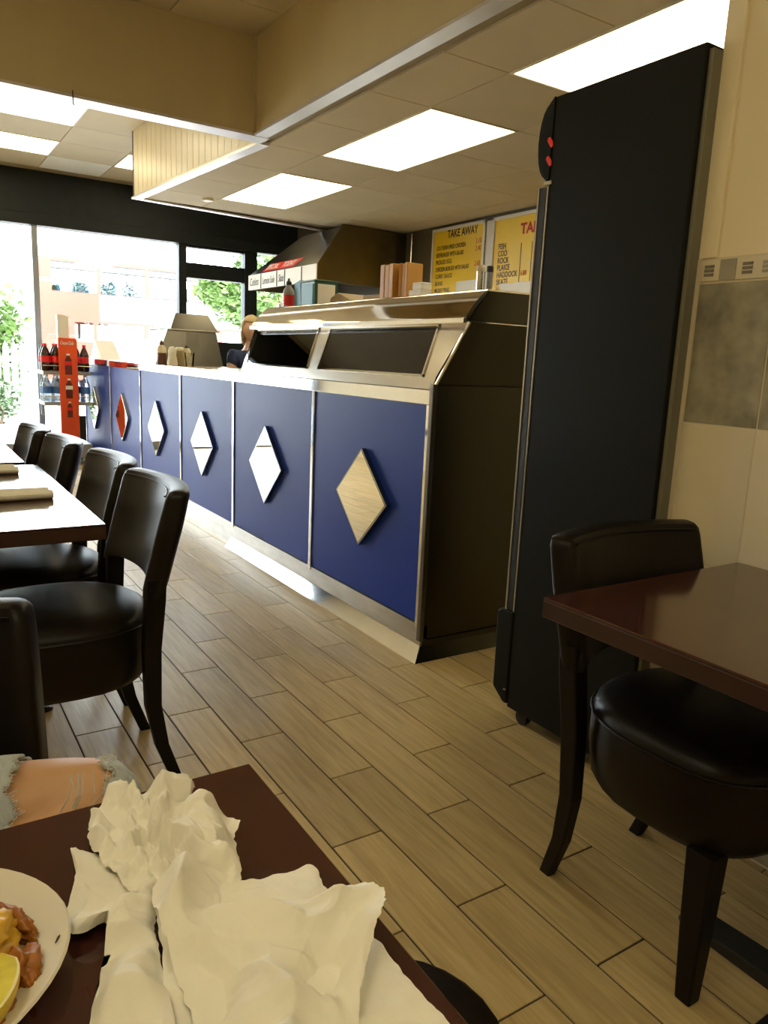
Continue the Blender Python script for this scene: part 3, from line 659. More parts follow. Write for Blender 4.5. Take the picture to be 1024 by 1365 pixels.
# ------------------------------------------------------------------ behind the counter: fryer range, hood, boards
t = empty('fryer_range', (4.1, 7.0, 0), 'stainless frying range against the servery wall under the extractor hood', 'fryer')
part('body', MB().box(3.62, 4.58, 5.5, 8.5, .12, 1.0), 'steel', t, bevel=.01)
part('worktop', MB().box(3.58, 4.58, 5.48, 8.52, 1.0, 1.05), 'steel', t, bevel=.01)
part('splashback', MB().box(4.45, 4.58, 5.5, 8.5, 1.05, 1.55), 'steel', t, bevel=.01)
for i in range(3): part('pan_lid', MB().box(3.7, 4.35, 5.7+.95*i, 6.5+.95*i, 1.05, 1.10), 'steel_polished', t, bevel=.015)
for i in range(4): part('foot', MB().lathe([(.03, 0), (.03, .12)], (3.70 if i % 2 else 4.5, 5.6 if i < 2 else 8.4, 0), 10), 'black_iron', t)
HY0, HY1 = 6.86, 8.57
hood = empty('extractor_hood', (4.1, 7.7, 1.95), 'big stainless extractor hood with white menu fascia and red sign', 'extractor hood')
ZF = 2.118
hv = [(3.555, HY0, ZF), (3.555, HY1, ZF), (4.595, HY1, ZF), (4.595, HY0, ZF), (3.82, HY0, 2.50), (3.82, 7.72, 2.50), (4.595, 7.72, 2.50), (4.595, HY0, 2.50)]
part('canopy_slope', MB().add(hv, [(0, 1, 5, 4), (1, 2, 6, 5), (4, 5, 6, 7), (2, 3, 7, 6), (3, 2, 1, 0)]), 'steel_grey', hood)
part('end_sheet', MB().prism([(3.56, 1.955), (4.595, 1.955), (4.595, 2.52), (3.83, 2.52), (3.56, ZF+.005)], 'y', HY0-.002, HY0+.01), 'hood_end', hood)
fas = part('fascia', MB().box(3.548, 3.57, HY0, HY1, 1.955, ZF+.002), 'white_paper', hood)
part('back_gutter', MB().box(3.57, 4.595, HY1-.012, HY1, 1.955, ZF), 'steel', hood)
for y in (7.18, 7.58, 7.78, 8.205): part('fascia_divider', MB().box(3.544, 3.549, y-.008, y+.008, 1.958, ZF-.002), 'ink_black', fas)
text('Cutlets', .12, 'ink_black', wall_mtx(3.546, 8.53, 2.0), fas, shear=.3, xs=.72)
text('Lemon Sole', .11, 'ink_black', wall_mtx(3.546, 8.17, 2.0), fas, shear=.3, xs=.62)
text('Skate', .11, 'ink_black', wall_mtx(3.546, 7.74, 2.0), fas, shear=.3, xs=.55)
sl = Vector((.265, 0, .382)).normalized(); nrm = Vector((-sl.z, 0, sl.x))
mm = Matrix((Vector((0, -1, 0)), sl, nrm)).transposed().to_4x4()
def slope_pt(y, s_, off): return Vector((3.555, y, ZF))+sl*s_+nrm*off
c0 = slope_pt(0, .025, .003); c1 = slope_pt(0, .125, .003); YV = Vector((0, 1, 0))
q4 = [c0+YV*8.22, c0+YV*7.42, c1+YV*7.28, c1+YV*8.08]
sign = part('sign_strip', MB().add(q4+[v-nrm*.004 for v in q4], [(0, 1, 2, 3), (7, 6, 5, 4), (0, 4, 5, 1), (1, 5, 6, 2), (2, 6, 7, 3), (3, 7, 4, 0)]), 'red_logo', hood)
m2 = mm.copy(); m2.translation = slope_pt(8.16, .045, .0045)
text('SPECIAL', .095, 'white_paper', m2, sign, shear=.5, xs=.93, bold=.0015)
m2 = mm.copy(); m2.translation = slope_pt(7.745, .045, .0045)
text('TODAY', .095, 'white_paper', m2, sign, shear=.5, xs=.93, bold=.0015)
thing('wall_pipe', MB().tube([(4.56, 6.70, 1.2), (4.56, 6.70, 2.50)], .012, 8), 'steel', 'thin steel pipe running up the servery wall beside the hood', 'pipe', smooth=True)

def menu_board(y_left, y_right, z0, z1, label):
    t_ = empty('menu_board', (4.58, (y_left+y_right)/2, z0), label, 'menu board')
    part('panel', MB().box(4.578, 4.598, y_right, y_left, z0, z1), 'menu_yellow', t_)
    b = .028
    for nm, q in (('frame_side', (y_right, y_right+b, z0, z1)), ('frame_side', (y_left-b, y_left, z0, z1)), ('frame_rail', (y_right, y_left, z1-b, z1)), ('frame_rail', (y_right, y_left, z0, z0+b))):
        part(nm, MB().box(4.566, 4.598, *q), 'board_frame', t_, bevel=.003)
    return t_
b1 = menu_board(6.36, 5.55, 1.58, 2.50, 'yellow take away menu board listing chicken and burgers beside the extractor hood')
XT = 4.5765
text('TAKE AWAY', .10, 'ink_black', wall_mtx(XT, 6.12, 2.40), b1, xs=.80, bold=.0015)
rows = [('SOUTHERN FRIED CHICKEN', '3.10'), ('BEEFBURGER WITH SALAD', '2.40'), ('PICKLED EGG', ''), ('CHICKEN BURGER WITH SALAD', '2.60'), ('CURRY SAUCE', ''), ('BEANS', ''), ('MUSHY PEAS', '')]
for i, (a, p) in enumerate(rows):
    z = 2.297-.0665*i
    text(a, .056, 'ink_black', wall_mtx(XT, 6.285, z), b1, xs=.74 if len(a) < 18 else .64, bold=.0006)
    if p: text(p, .065, 'ink_red', wall_mtx(XT, 5.685, z+.012), b1, xs=.75)
thing('white_post', MB().box(4.58, 4.599, 5.455, 5.545, 1.58, 2.485), 'board_frame', 'white strip of wall panel between the two yellow menu boards', 'panel')
b2 = menu_board(5.45, 3.85, 1.58, 2.50, 'yellow fish menu board with red heading behind the tall fridge')
text('TAKE AWAY', .12, 'ink_red', wall_mtx(XT, 5.085, 2.325), b2, xs=1.0, bold=.004)
for i, (a, p) in enumerate([('FISH', '6.00'), ('COD', '5.30'), ('ROCK', '6.10'), ('PLAICE', '6.00'), ('HADDOCK', '6.00'), ('SKATE', '7.50'), ('HALIBUT', '7.80')]):
    z = 2.222-.0605*i
    text(a, .068, 'ink_black', wall_mtx(XT, 5.36, z), b2, xs=.78, bold=.0008)
    text(p, .062, 'ink_red', wall_mtx(XT, 4.91, z), b2, xs=.8)
    text(p, .062, 'ink_red', wall_mtx(XT, 4.45, z), b2, xs=.8)
text('6.80', .062, 'ink_red', wall_mtx(XT, 5.05, 1.98), b2, xs=.7)
for y in (5.065, 4.93): part('column_line', MB().box(XT-.0005, XT+.0015, y-.003, y+.003, 1.66, 2.25), 'ink_black', b2)
for (y0, y1, z0, z1), lab in zip(((5.60, 5.93, 1.80, 1.985), (4.86, 5.30, 1.80, 1.925)), ('white price sheet stuck on the take away menu board', 'white price sheet stuck on the fish menu board')):
    thing('notice_sheet', MB().box(4.570, 4.573, y0, y1, z0, z1), 'white_paper', lab, 'notice')

# ------------------------------------------------------------------ tall fridge
FX0, FX1, FY0, FY1 = 1.685, 2.30, 1.265, 1.765
fr = empty('drinks_fridge', (2.0, 1.5, 0), 'tall black drinks fridge on castors standing against the tiled wall end', 'fridge')
def fp(n, mb, mt, **k): return part(n, mb, mt, fr, **k)
fp('cabinet', MB().box(FX0, FX1, FY0, FY1, .06, 1.985), 'fridge_black', bevel=.006)
fp('back_panel', MB().box(FX0+.012, FX1, FY0-.012, FY0, .07, 1.97), 'fridge_back')
hp = [(FY1, 1.76), (FY1+.008, 1.752)]
for i in range(9):
    a = -1+2*i/8
    hp.append((FY1+.018+.037*math.cos(a*1.25), 1.865+.10*math.sin(a*1.25)))
hp += [(FY1, 1.985)]
hd = fp('header', MB().prism(hp, 'x', FX0-.002, FX1), 'fridge_black', smooth=True)
fp('header_trim', MB().box(FX0-.003, FX1, FY1-.012, FY1+.018, 1.742, 1.752), 'fridge_trim')
for z, y in ((1.86, 1.768), (1.808, 1.768)):
    fp('red_mark', MB().prism([(y-.012, z-.012), (y-.004, z-.016), (y+.013, z+.006), (y+.010, z+.014), (y+.002, z+.015), (y-.010, z)], 'x', FX0-.004, FX0-.001), 'red_logo')
dr = fp('door', MB().box(FX0, FX1, FY1+.006, FY1+.040, .40, 1.738), 'fridge_gasket', bevel=.004)
part('door_trim', MB().box(FX0-.002, FX0+.004, FY1+.036, FY1+.042, .40, 1.738), 'fridge_trim', dr)
part('door_glass', MB().box(FX0+.06, FX1-.06, FY1+.040, FY1+.043, .46, 1.69), 'case_glass', dr)
part('side_trim', MB().box(FX0-.002, FX0+.002, FY1-.002, FY1+.003, .40, 1.738), 'fridge_trim', fr)
fp('kick_plate', MB().prism([(FY1, .07), (FY1+.020, .07), (FY1+.075, .11), (FY1+.078, .385), (FY1+.06, .40), (FY1, .40)], 'x', FX0-.003, FX1), 'fridge_black', bevel=.006)
fp('screw', MB().lathe([(.005, 0), (.005, .003)], (0, 0, 0), 8), 'fridge_trim', world=False).location = (FX0-2.005, FY1+.01-1.5, .12)
for x in (FX0+.05, FX1-.06):
    for y in (FY0+.06, FY1-.035):
        c = fp('castor', MB().loft([[(x+t_, y+r_*math.cos(a*math.pi/7), .026+r_*math.sin(a*math.pi/7)) for a in range(14)] for r_, t_ in ((.012, -.013), (.026, -.012), (.026, .012), (.012, .013))]), 'black_plastic', smooth=True)
        part('fork', MB().box(x-.016, x+.016, y-.012, y+.012, .030, .062), 'steel_dark', c)

# ------------------------------------------------------------------ chairs
def superring(rx, ry, z, n=28, e=.62, cy=0, rear=1.0):
    pts = []
    for i in range(n):
        a = 2*math.pi*i/n; c, s_ = math.cos(a), math.sin(a)
        ee = e if s_ > 0 else .9*rear
        pts.append((rx*math.copysign(abs(c)**ee, c), cy+ry*math.copysign(abs(s_)**ee, s_), z))
    return pts
def make_chair(label, group, legmat='dark_wood_leg'):
    t_ = empty('dining_chair', (0, 0, 0), label, 'chair', group)
    rings = [superring(.195, .19, .312), superring(.215, .211, .318), superring(.228, .224, .338), superring(.236, .232, .40), superring(.236, .232, .478), superring(.229, .225, .497),
             superring(.208, .203, .511), superring(.15, .15, .522), superring(.07, .07, .527)]
    seat = part('seat', MB().loft(rings), 'leather', t_, smooth=True, world=False)
    part('piping', MB().tube(superring(.2375, .2335, .480, 40), .0035, 6, closed=True), 'leather', seat, smooth=True, world=False)
    # curved backrest slab leaning back, its two end faces standing on the rear legs
    RB, HA, TH = .50, R(26.5), .060
    def stations(us, z_lo, z_hi):
        out = []
        for u_ in us:
            ang = u_*HA
            k = min(1, (1-abs(u_))/.10); rd = 1-math.sqrt(max(0, 1-(1-k)**2))
            zt = z_hi-.020*rd; zb = z_lo-.022*abs(u_)**6
            sec = []
            for (a, v) in ((.06, 0), (0, .06), (-.03, .35), (-.02, .7), (0, .92), (.10, .985), (.3, 1.0), (.7, 1.0), (.9, .985), (1, .92), (1.05, .6), (1.0, .06), (.94, 0)):
                z = zb+(zt-zb)*v
                aa = .5+(a-.5)*(1-.45*rd)
                rr = RB+TH*aa; ye = -.160-.068*(z-.60)/.26
                sec.append((rr*math.sin(ang), ye+RB*math.cos(HA)-rr*math.cos(ang), z))
            out.append(sec)
        return out
    us = [-1, -.985, -.965, -.94, -.91]+[-.9+1.8*i/18 for i in range(1, 18)]+[.91, .94, .965, .985, 1]
    st = stations(us, .590, .848)
    bk = part('backrest', MB().loft(st), 'leather', t_, smooth=True, world=False)
    part('piping', MB().tube([(s_[4][0], s_[4][1], s_[4][2]+.006) for s_ in st[4:-4]], .0028, 6), 'leather', bk, smooth=True, world=False)
    for sx in (-1, 1):
        pts = [(.222, -.196, .62), (.218, -.194, .56), (.205, -.186, .42), (.188, -.192, .25), (.174, -.218, .12), (.163, -.262, 0)]
        rg = []
        for i, (x, y, z) in enumerate(pts):
            wd = (.024, .025, .0235, .021, .0185, .016)[i]
            rg.append([(sx*x+a*wd*.8, y+b*wd, z) for a, b in ((-1, -1), (1, -1), (1, 1), (-1, 1))])
        part('leg', MB().loft(rg), legmat, t_, bevel=.004, world=False)
        rg = [[(sx*.192+a*wd, .150+b*wd, z) for a, b in ((-1, -1), (1, -1), (1, 1), (-1, 1))] for wd, z in ((.017, 0), (.023, .15), (.028, .33))]
        part('leg', MB().loft(rg), legmat, t_, bevel=.004, world=False)
    return t_
GL = 'dark leather dining chairs'
chair0 = make_chair('dark brown leather dining chair tucked under the glossy brown table by the tiled wall', GL)
chair0.location = (1.415, .862, 0); chair0.rotation_euler = (0, 0, R(180))
def chair_at(x, y, rz, label):
    c = copy_tree(chair0); c.location = (x, y, 0); c.rotation_euler = (0, 0, R(rz)); c['label'] = label; return c
chair_at(.340, 2.125, 90, 'dark leather chair at the table end beside two rolled napkins, curved leg standing free')
chair_at(.338, 2.65, 90, 'dark leather chair, second along the table with rolled napkins')
chair_at(.282, 3.22, 90, 'dark leather chair at the near end of the table by the street door')
chair_at(.248, 3.73, 90, 'dark leather chair at the far end of the table by the street door')
pc = chair_at(-.098, .868, 180, 'dark leather chair on which the person in ripped jeans sits')
for ch in pc.children:
    if ch.name.startswith('leg') and ch.data.vertices[0].co.x < 0:
        ch.data = ch.data.copy(); ch.data.materials[0] = MATS['lit_wood_leg']
# ------------------------------------------------------------------ tables
def make_table(x0, x1, y0, y1, label, col=None, th=.042, top=.752):
    cx_, cy_ = col or ((x0+x1)/2, (y0+y1)/2)
    t_ = empty('dining_table', (cx_, cy_, 0), label, 'table')
    part('tabletop', MB().box(x0, x1, y0, y1, top-.006, top), 'table_wood', t_, bevel=.002, bseg=1)
    part('edge_band', MB().box(x0, x1, y0, y1, top-th, top-.006), 'table_edge', t_, bevel=.002, bseg=1)
    part('column', MB().lathe([(.038, .03), (.038, top-th-.01)], (cx_, cy_, 0), 20), 'black_iron', t_, smooth=True)
    part('top_plate', MB().box(cx_-.15, cx_+.15, cy_-.15, cy_+.15, top-th-.012, top-th), 'black_iron', t_)
    part('column_collar', MB().lathe([(.07, .022), (.06, .04), (.038, .055)], (cx_, cy_, 0), 20), 'black_iron', t_, smooth=True)
    for a in range(4):
        c, s_ = math.cos(a*math.pi/2), math.sin(a*math.pi/2)
        rg = []
        for d_, h in ((.0, .034), (.15, .03), (.28, .022), (.30, .012)):
            hw = .036 if d_ < .29 else .024
            rg.append([(cx_+c*d_-s_*b*hw, cy_+s_*d_+c*b*hw, z) for b, z in ((-1, .001), (1, .001), (1, h), (-1, h))])
        part('foot', MB().loft(rg), 'black_iron', t_, bevel=.004)
    return t_
make_table(1.065, 1.728, .34, 1.035, 'glossy reddish brown table set against the tiled wall', (1.42, .56))
make_table(-.40, .305, .02, .722, 'dark brown table holding crumpled napkins and a plate of food', (-.06, .33))
make_table(-.30, .438, 2.005, 3.155, 'dark table bleached by window glare with two rolled napkins')
make_table(-.34, .405, 3.235, 4.30, 'dark glaring table beside the street door')
# black stool beside our table
t = empty('padded_stool', (.405, .56, 0), 'black round padded stool beside the napkin table', 'stool')
part('seat', MB().lathe([(.09, .41), (.125, .415), (.133, .435), (.13, .465), (.11, .482), (.06, .488)], (.405, .56, 0), 28), 'leather', t, smooth=True)
for a in range(4):
    c, s_ = math.cos(a*math.pi/2+.4), math.sin(a*math.pi/2+.4)
    part('leg', MB().tube([(.405+.075*c, .56+.075*s_, .412), (.405+.105*c, .56+.105*s_, 0)], [.014, .011], 8), 'dark_wood_leg', t, smooth=True)

# rolled cutlery napkins on the sunlit table
def napkin_roll(x0, x1, y, z, label, tilt):
    t_ = empty('rolled_napkin', ((x0+x1)/2, y, z), label, 'rolled napkin', 'rolled napkins on the tables')
    n = 16; rg = []
    for i in range(7):
        f = i/6; x = x0+(x1-x0)*f; rr = .017-.003*f
        rg.append([(x, y+tilt*f+rr*1.5*math.cos(2*math.pi*k/n), z+rr*.92+rr*.9*math.sin(2*math.pi*k/n)*(1+.08*math.sin(3*k+i))) for k in range(n)])
    part('napkin', MB().loft(rg), 'napkin', t_, smooth=True)
    part('flap', MB().add([(x0, y+tilt*0-.024, z+.020), (x1-.01, y+tilt-.02, z+.016), (x1-.012, y+tilt+.002, z+.0335), (x0, y+.002, z+.038), (x0, y-.026, z+.021), (x1-.01, y+tilt-.022, z+.017), (x1-.012, y+tilt+.002, z+.0345), (x0, y+.002, z+.039)],
                          [(0, 1, 2, 3), (7, 6, 5, 4), (0, 4, 5, 1), (1, 5, 6, 2), (2, 6, 7, 3), (3, 7, 4, 0)]), 'napkin', t_)
    part('fork_handle', MB().box(x0-.05, x0+.03, y-.006, y+.006, z+.010, z+.014), 'steel_polished', t_, bevel=.001, bseg=1)
napkin_roll(.14, .375, 2.40, .752, 'rolled white napkin with cutlery nearer the free chair with curved leg', .02)
napkin_roll(.12, .345, 2.93, .752, 'rolled white napkin with cutlery toward the street door end of the table', .01)

# ------------------------------------------------------------------ our table: crumpled napkins, plate, food
ZTB = .752
def on_table(px, py, z=.765):
    d_ = fw+cr*((px-512)/FPX)-cu*((py-682.5)/FPX); return (d_*((z-CAMZ)/d_.z)).to_2d()
def tri(t_):
    t_ = t_-math.floor(t_); return 1-abs(2*t_-1)
def crumple_mesh(outline_px, hc, he, seed, nw, amp, zbase=0, K=64, M=200, warp=.02, lobe=None, pw=2.4, lams=(.11, .07, .05, .036, .026, .02)):
    rg = random.Random(seed); Wv = []
    outline = [on_table(*p) for p in outline_px]
    for i in range(nw):
        a = rg.uniform(0, math.pi); lam = rg.choice(lams); Wv.append((math.cos(a)/lam, math.sin(a)/lam, rg.random(), lam*amp*rg.uniform(.5, 1.2)*(1.5 if lam < .04 else 1)))
    c = sum(outline, Vector((0, 0)))/len(outline)
    L_ = len(outline); ring = []
    for i in range(M):
        f = i/M*L_; k = int(f); f -= k
        P = [outline[(k+j) % L_] for j in (-1, 0, 1, 2)]
        q = .5*((2*P[1])+(P[2]-P[0])*f+(2*P[0]-5*P[1]+4*P[2]-P[3])*f*f+(3*P[1]-P[0]-3*P[2]+P[3])*f**3)
        q = P[1].lerp(P[2], f)*.45+q*.55
        n1 = noise.noise(Vector((i*.35, seed, 0)))*.0025
        ring.append(q+(q-c).normalized()*n1)
    v = []; f = []
    def pt(rad, i):
        q = c+(ring[i]-c)*rad; x, y = q
        wx = noise.noise(Vector((x*13, y*13, seed)))*warp+noise.noise(Vector((x*35, y*35, seed)))*warp*.25; wy = noise.noise(Vector((x*13, y*13, seed+9)))*warp+noise.noise(Vector((x*35, y*35, seed+5)))*warp*.25
        z = 0
        for a, b, ph, am in Wv: z += am*(tri((x+wx)*a+(y+wy)*b+ph)-.5)
        z += abs(noise.noise(Vector((x*22, y*22, seed+3))))*-.010*amp/.06
        z *= .45+.55*(1-rad**4)
        z += he+(hc-he)*(1-rad**pw)
        if rad > .8: z += (rad-.8)/.2*.006*noise.noise(Vector((x*45, y*45, seed+21)))
        if lobe: z += lobe(x, y, rad)
        return (x, y, ZTB+zbase+max(.0015, z))
    v.append(pt(0, 0))
    for k in range(1, K+1):
        for i in range(M): v.append(pt(k/K, i))
    for i in range(M): f.append((0, 1+i, 1+(i+1) % M))
    for k in range(K-1):
        for i in range(M):
            a = 1+k*M+i; b = 1+k*M+(i+1) % M; f.append((a, a+M, b+M, b))
    mb_ = MB(); mb_.v = v; mb_.f = f; return mb_
def paper(mb_, name, parent=None, label=None):
    if parent is None: o = thing(name, mb_, 'napkin', label, 'napkin', 'crumpled napkins')
    else: o = part(name, mb_, 'napkin', parent)
    for p in o.data.polygons: p.use_smooth = True
    return o
n1 = paper(crumple_mesh([(160, 1038), (185, 1056), (212, 1046), (240, 1034), (260, 1044), (254, 1062), (278, 1064), (300, 1074), (320, 1080), (312, 1102), (316, 1122), (318, 1145), (322, 1168), (300, 1176), (270, 1190), (235, 1205), (205, 1200), (178, 1185), (150, 1160), (126, 1138), (117, 1112), (121, 1085), (132, 1062)],
      .026, .008, 21, 26, .15, K=90, M=260, warp=.03), 'crumpled_napkin', None, 'tightly crumpled white paper napkin at the table corner near the ripped jeans')
paper(crumple_mesh([(94, 1128), (112, 1126), (140, 1138), (172, 1146), (196, 1172), (207, 1200), (206, 1225), (212, 1260), (225, 1310), (232, 1400), (118, 1400), (122, 1330), (140, 1275), (152, 1245), (140, 1222), (118, 1236), (96, 1242), (80, 1222), (96, 1175), (100, 1150)],
    .016, .006, 33, 13, .12, zbase=.002, lams=(.11, .08, .06, .04)), 'crumpled_napkin', None, 'long twisted white paper napkin trailing from the crumpled ball past the plate')
n3 = paper(crumple_mesh([(418, 1143), (432, 1172), (462, 1200), (500, 1238), (558, 1308), (603, 1354), (600, 1430), (420, 1500), (260, 1480), (225, 1365), (215, 1250), (206, 1190), (245, 1178), (292, 1168), (345, 1163)],
    .007, .003, 52, 9, .03, zbase=.003, pw=6, lams=(.15, .1, .07)), 'crumpled_napkin', None, 'large white paper napkin spread flat along the table edge and folded over')
def roll(x, y, rad): return .016*max(0, rad-.55)/.45*max(0, .5+1.2*noise.noise(Vector((x*11, y*11, 77))))
paper(crumple_mesh([(203, 1190), (245, 1172), (292, 1166), (345, 1172), (372, 1196), (402, 1206), (445, 1200), (490, 1202), (512, 1218), (508, 1248), (492, 1285), (480, 1330), (470, 1420), (360, 1480), (280, 1440), (262, 1365), (235, 1300), (212, 1240)],
    .018, .010, 44, 15, .115, zbase=.008, lobe=roll, pw=3, K=90, M=260, lams=(.14, .11, .08, .055, .04), warp=.03), 'folded_layer', n3)

def oval(rx, ry, z, n=56): return [(rx*math.cos(2*math.pi*i/n), ry*math.sin(2*math.pi*i/n), z) for i in range(n)]
PX, PY = -.068, .548
t = tag(link('dinner_plate', mesh('dinner_plate', MB().loft([oval(.09, .068, .0), oval(.10, .076, .0015), oval(.128, .100, .010), oval(.150, .119, .020), oval(.1515, .1205, .0215), oval(.150, .119, .0235), oval(.126, .098, .0145), oval(.104, .080, .0065), oval(.07, .05, .005)]), smooth=True), 'plate', None, (PX, PY, ZTB)),
         'white oval plate with remains of battered fish on the dark table', 'plate')
def lump(name, c, r, seed, mt, label, cat, amp=.35, fr_=60, rz=0):
    bm = bmesh.new(); bmesh.ops.create_icosphere(bm, subdivisions=4, radius=1)
    for v in bm.verts:
        d_ = v.co.normalized(); k = 1+amp*noise.noise(Vector((d_.x*1.7, d_.y*1.7, d_.z*1.7))+Vector((seed, 0, 0)))+amp*.5*noise.noise(d_*4.5+Vector((0, seed, 0)))+amp*.22*noise.noise(d_*11+Vector((0, 0, seed)))
        v.co = Vector((d_.x*r[0]*k, d_.y*r[1]*k, d_.z*r[2]*k))
    mn = min(v.co.z for v in bm.verts)
    for v in bm.verts: v.co.z -= mn
    me = bpy.data.meshes.new(name); bm.to_mesh(me); bm.free()
    for p in me.polygons: p.use_smooth = True
    return tag(link(name, me, mt, None, c, (0, 0, rz)), label, cat, 'food scraps on the plate')
ZP = ZTB+.0055
lump('batter_piece', (.046, .556, ZP+.005), (.009, .022, .009), 3, 'batter', 'curled orange-brown strip of batter near the plate rim', 'batter', .5, rz=.5)
lump('batter_piece', (.022, .580, ZP+.004), (.013, .013, .011), 6, 'batter', 'dark crisp flake of batter toward the far plate rim', 'batter', .6)
lump('batter_piece', (-.008, .590, ZP+.001), (.022, .010, .008), 12, 'batter', 'brown batter edge behind the golden fish on the plate', 'batter', .5)
lump('fish_piece', (.026, .545, ZP+.004), (.023, .024, .016), 9, 'chip', 'large golden chunk of battered fish in the middle of the plate', 'fish', .4)
lump('fish_piece', (-.022, .556, ZP), (.028, .028, .012), 15, 'chip', 'golden battered fish chunk further across the plate', 'fish', .4)
lump('batter_piece', (.046, .512, ZP), (.011, .018, .010), 19, 'batter', 'reddish brown batter lump beside the lemon wedge', 'batter', .55)
lump('batter_piece', (.022, .480, ZP), (.014, .020, .009), 23, 'batter', 'reddish brown batter lump toward the table front on the plate', 'batter', .55)
# lemon wedge
lm = empty('lemon_wedge', (.018, .484, ZP+.029), 'wet yellow lemon wedge lying on the battered fish', 'lemon wedge')
def wedge(r, l, a0, a1, n=12, k=10, scale=1):
    mb_ = MB(); rows_ = []
    for i in range(k+1):
        x = -l+2*l*i/k; rr = r*math.sqrt(max(0, 1-(x/l)**2))*scale
        rows_.append([(x, rr*math.cos(a0+(a1-a0)*j/n), rr*math.sin(a0+(a1-a0)*j/n)) for j in range(n+1)])
    return rows_
rows_ = wedge(.026, .040, R(20), R(130))
rin = wedge(.026, .040, R(20), R(130), scale=.9)
mb = MB(); mb.loft(rows_, cap=False, closed=False); o1 = part('rind', mb, 'lemon_rind', lm, smooth=True, world=False)
mb = MB()
for i in range(10):
    for j in (0, 12):
        a, b = rows_[i][j], rows_[i+1][j]; a2, b2_ = rin[i][j], rin[i+1][j]
        mb.add([a, b, b2_, a2], [(0, 1, 2, 3)])
part('pith', mb, 'lemon_pith', lm, world=False)
mb = MB()
for i in range(10):
    for j in (0, 12):
        a, b = rin[i][j], rin[i+1][j]
        mb.add([a, b, (b[0], 0, 0), (a[0], 0, 0)], [(0, 1, 2, 3)])
part('flesh', mb, 'lemon_flesh', lm, world=False)
lm.rotation_euler = (R(152), 0, R(62)); lm.scale = (.85, .85, .85)
thing('herb_fleck', MB().prism([(.069, .520), (.071, .522), (.0735, .5265), (.0715, .525)], 'z', ZTB+.0215, ZTB+.0228), 'pepper', 'tiny dark herb fleck on the plate rim', 'herb fleck')

# ------------------------------------------------------------------ drinks rack by the far end of the counter
XR, YR = 1.487, 8.45
rk = empty('drinks_rack', (XR, YR, 0), 'wheeled grey drinks rack with tall red poster panel at the counter end', 'drinks rack')
def rp_(n, mb, mt, **k): return part(n, mb, mt, rk, **k)
pan = rp_('poster_panel', MB().box(1.398, 1.578, 8.296, 8.31, .28, 1.30), 'stand_red', bevel=.002, bseg=1)
rp_('spine', MB().box(1.44, 1.535, 8.31, 8.75, .10, 1.28), 'grey_plastic')
rp_('top_post', MB().box(1.405, 1.475, 8.33, 8.42, 1.28, 1.53).box(1.475, 1.51, 8.33, 8.42, 1.28, 1.52), 'white_paper')
rp_('base', MB().box(1.27, 1.70, 8.30, 8.78, .07, .22), 'grey_plastic', bevel=.01)
for z in (.93, .62):
    for x0, x1 in ((1.25, 1.44), (1.535, 1.715)):
        s_ = rp_('shelf', MB().box(x0, x1, 8.31, 8.76, z, z+.035), 'grey_plastic', bevel=.003)
        part('shelf_rail', MB().tube([(x0, 8.315, z+.09), (x1, 8.315, z+.09)], .004, 6), 'steel', s_)
for x in (1.30, 1.67):
    for y in (8.34, 8.74):
        rp_('castor', MB().loft([[(x+t_, y+r_*math.cos(a*math.pi/7), .036+r_*math.sin(a*math.pi/7)) for a in range(14)] for r_, t_ in ((.015, -.014), (.035, -.013), (.035, .013), (.015, .014))]), 'black_plastic', smooth=True)
text('Coca-Cola', .048, 'white_paper', front_mtx(1.414, 8.2955, 1.235), pan, shear=.35, xs=.62, bold=.0008)
bprof = [(.5, 0), (.56, .03), (.5, .1), (.56, .28), (.52, .42), (.56, .58), (.48, .72), (.22, .86), (.2, .9), (.24, .91), (.24, .98), (.16, 1)]
for zb, hh, lab in ((.935, .21, 'cola_label'), (.695, .20, 'bus_white'), (.50, .16, 'cola_label')):
    poly = [(1.488+r*hh*.30, zb+z*hh) for r, z in bprof]+[(1.488-r*hh*.30, zb+z*hh) for r, z in reversed(bprof)]
    pb = part('bottle_picture', MB().prism(poly, 'y', 8.2945, 8.296), 'cola_picture', pan)
    part('picture_label', MB().box(1.488-.17*hh, 1.488+.17*hh, 8.2938, 8.2945, zb+hh*.45, zb+hh*.64), lab, pb)
    part('picture_cap', MB().box(1.488-.075*hh, 1.488+.075*hh, 8.2938, 8.2945, zb+hh*.91, zb+hh), 'bus_white', pb)
def big_bottle(x, y, z, liquid, labm, capm, label, group):
    t_ = empty('drink_bottle', (x, y, z), label, 'bottle', group)
    part('body', MB().lathe([(.040, 0), (.048, .008), (.048, .07), (.044, .10), (.048, .14), (.046, .17), (.030, .215), (.015, .245), (.0145, .255)], (x, y, z), 16), liquid, t_, smooth=True)
    part('label', MB().lathe([(.0487, .085), (.0487, .150)], (x, y, z), 16), labm, t_, smooth=True)
    part('cap', MB().lathe([(.017, .253), (.017, .272)], (x, y, z), 12), capm, t_, smooth=True)
for x, y, side in ((1.288, 8.38, 'street door side, outer front'), (1.388, 8.38, 'street door side, inner front beside the poster'), (1.288, 8.50, 'street door side, outer second row'), (1.388, 8.50, 'street door side, inner second row'),
                   (1.60, 8.50, 'counter side, inner second row'), (1.66, 8.38, 'counter side, front')):
    big_bottle(x, y, .966, 'cola', 'cola_label', 'cola_label', 'cola bottle with red label, rack top shelf, '+side, 'cola bottles on the upper rack shelf')
    big_bottle(x, y, .656, 'water', 'blue_label', 'bus_white', 'clear drink bottle, rack lower shelf, '+side, 'clear bottles on the lower rack shelf')

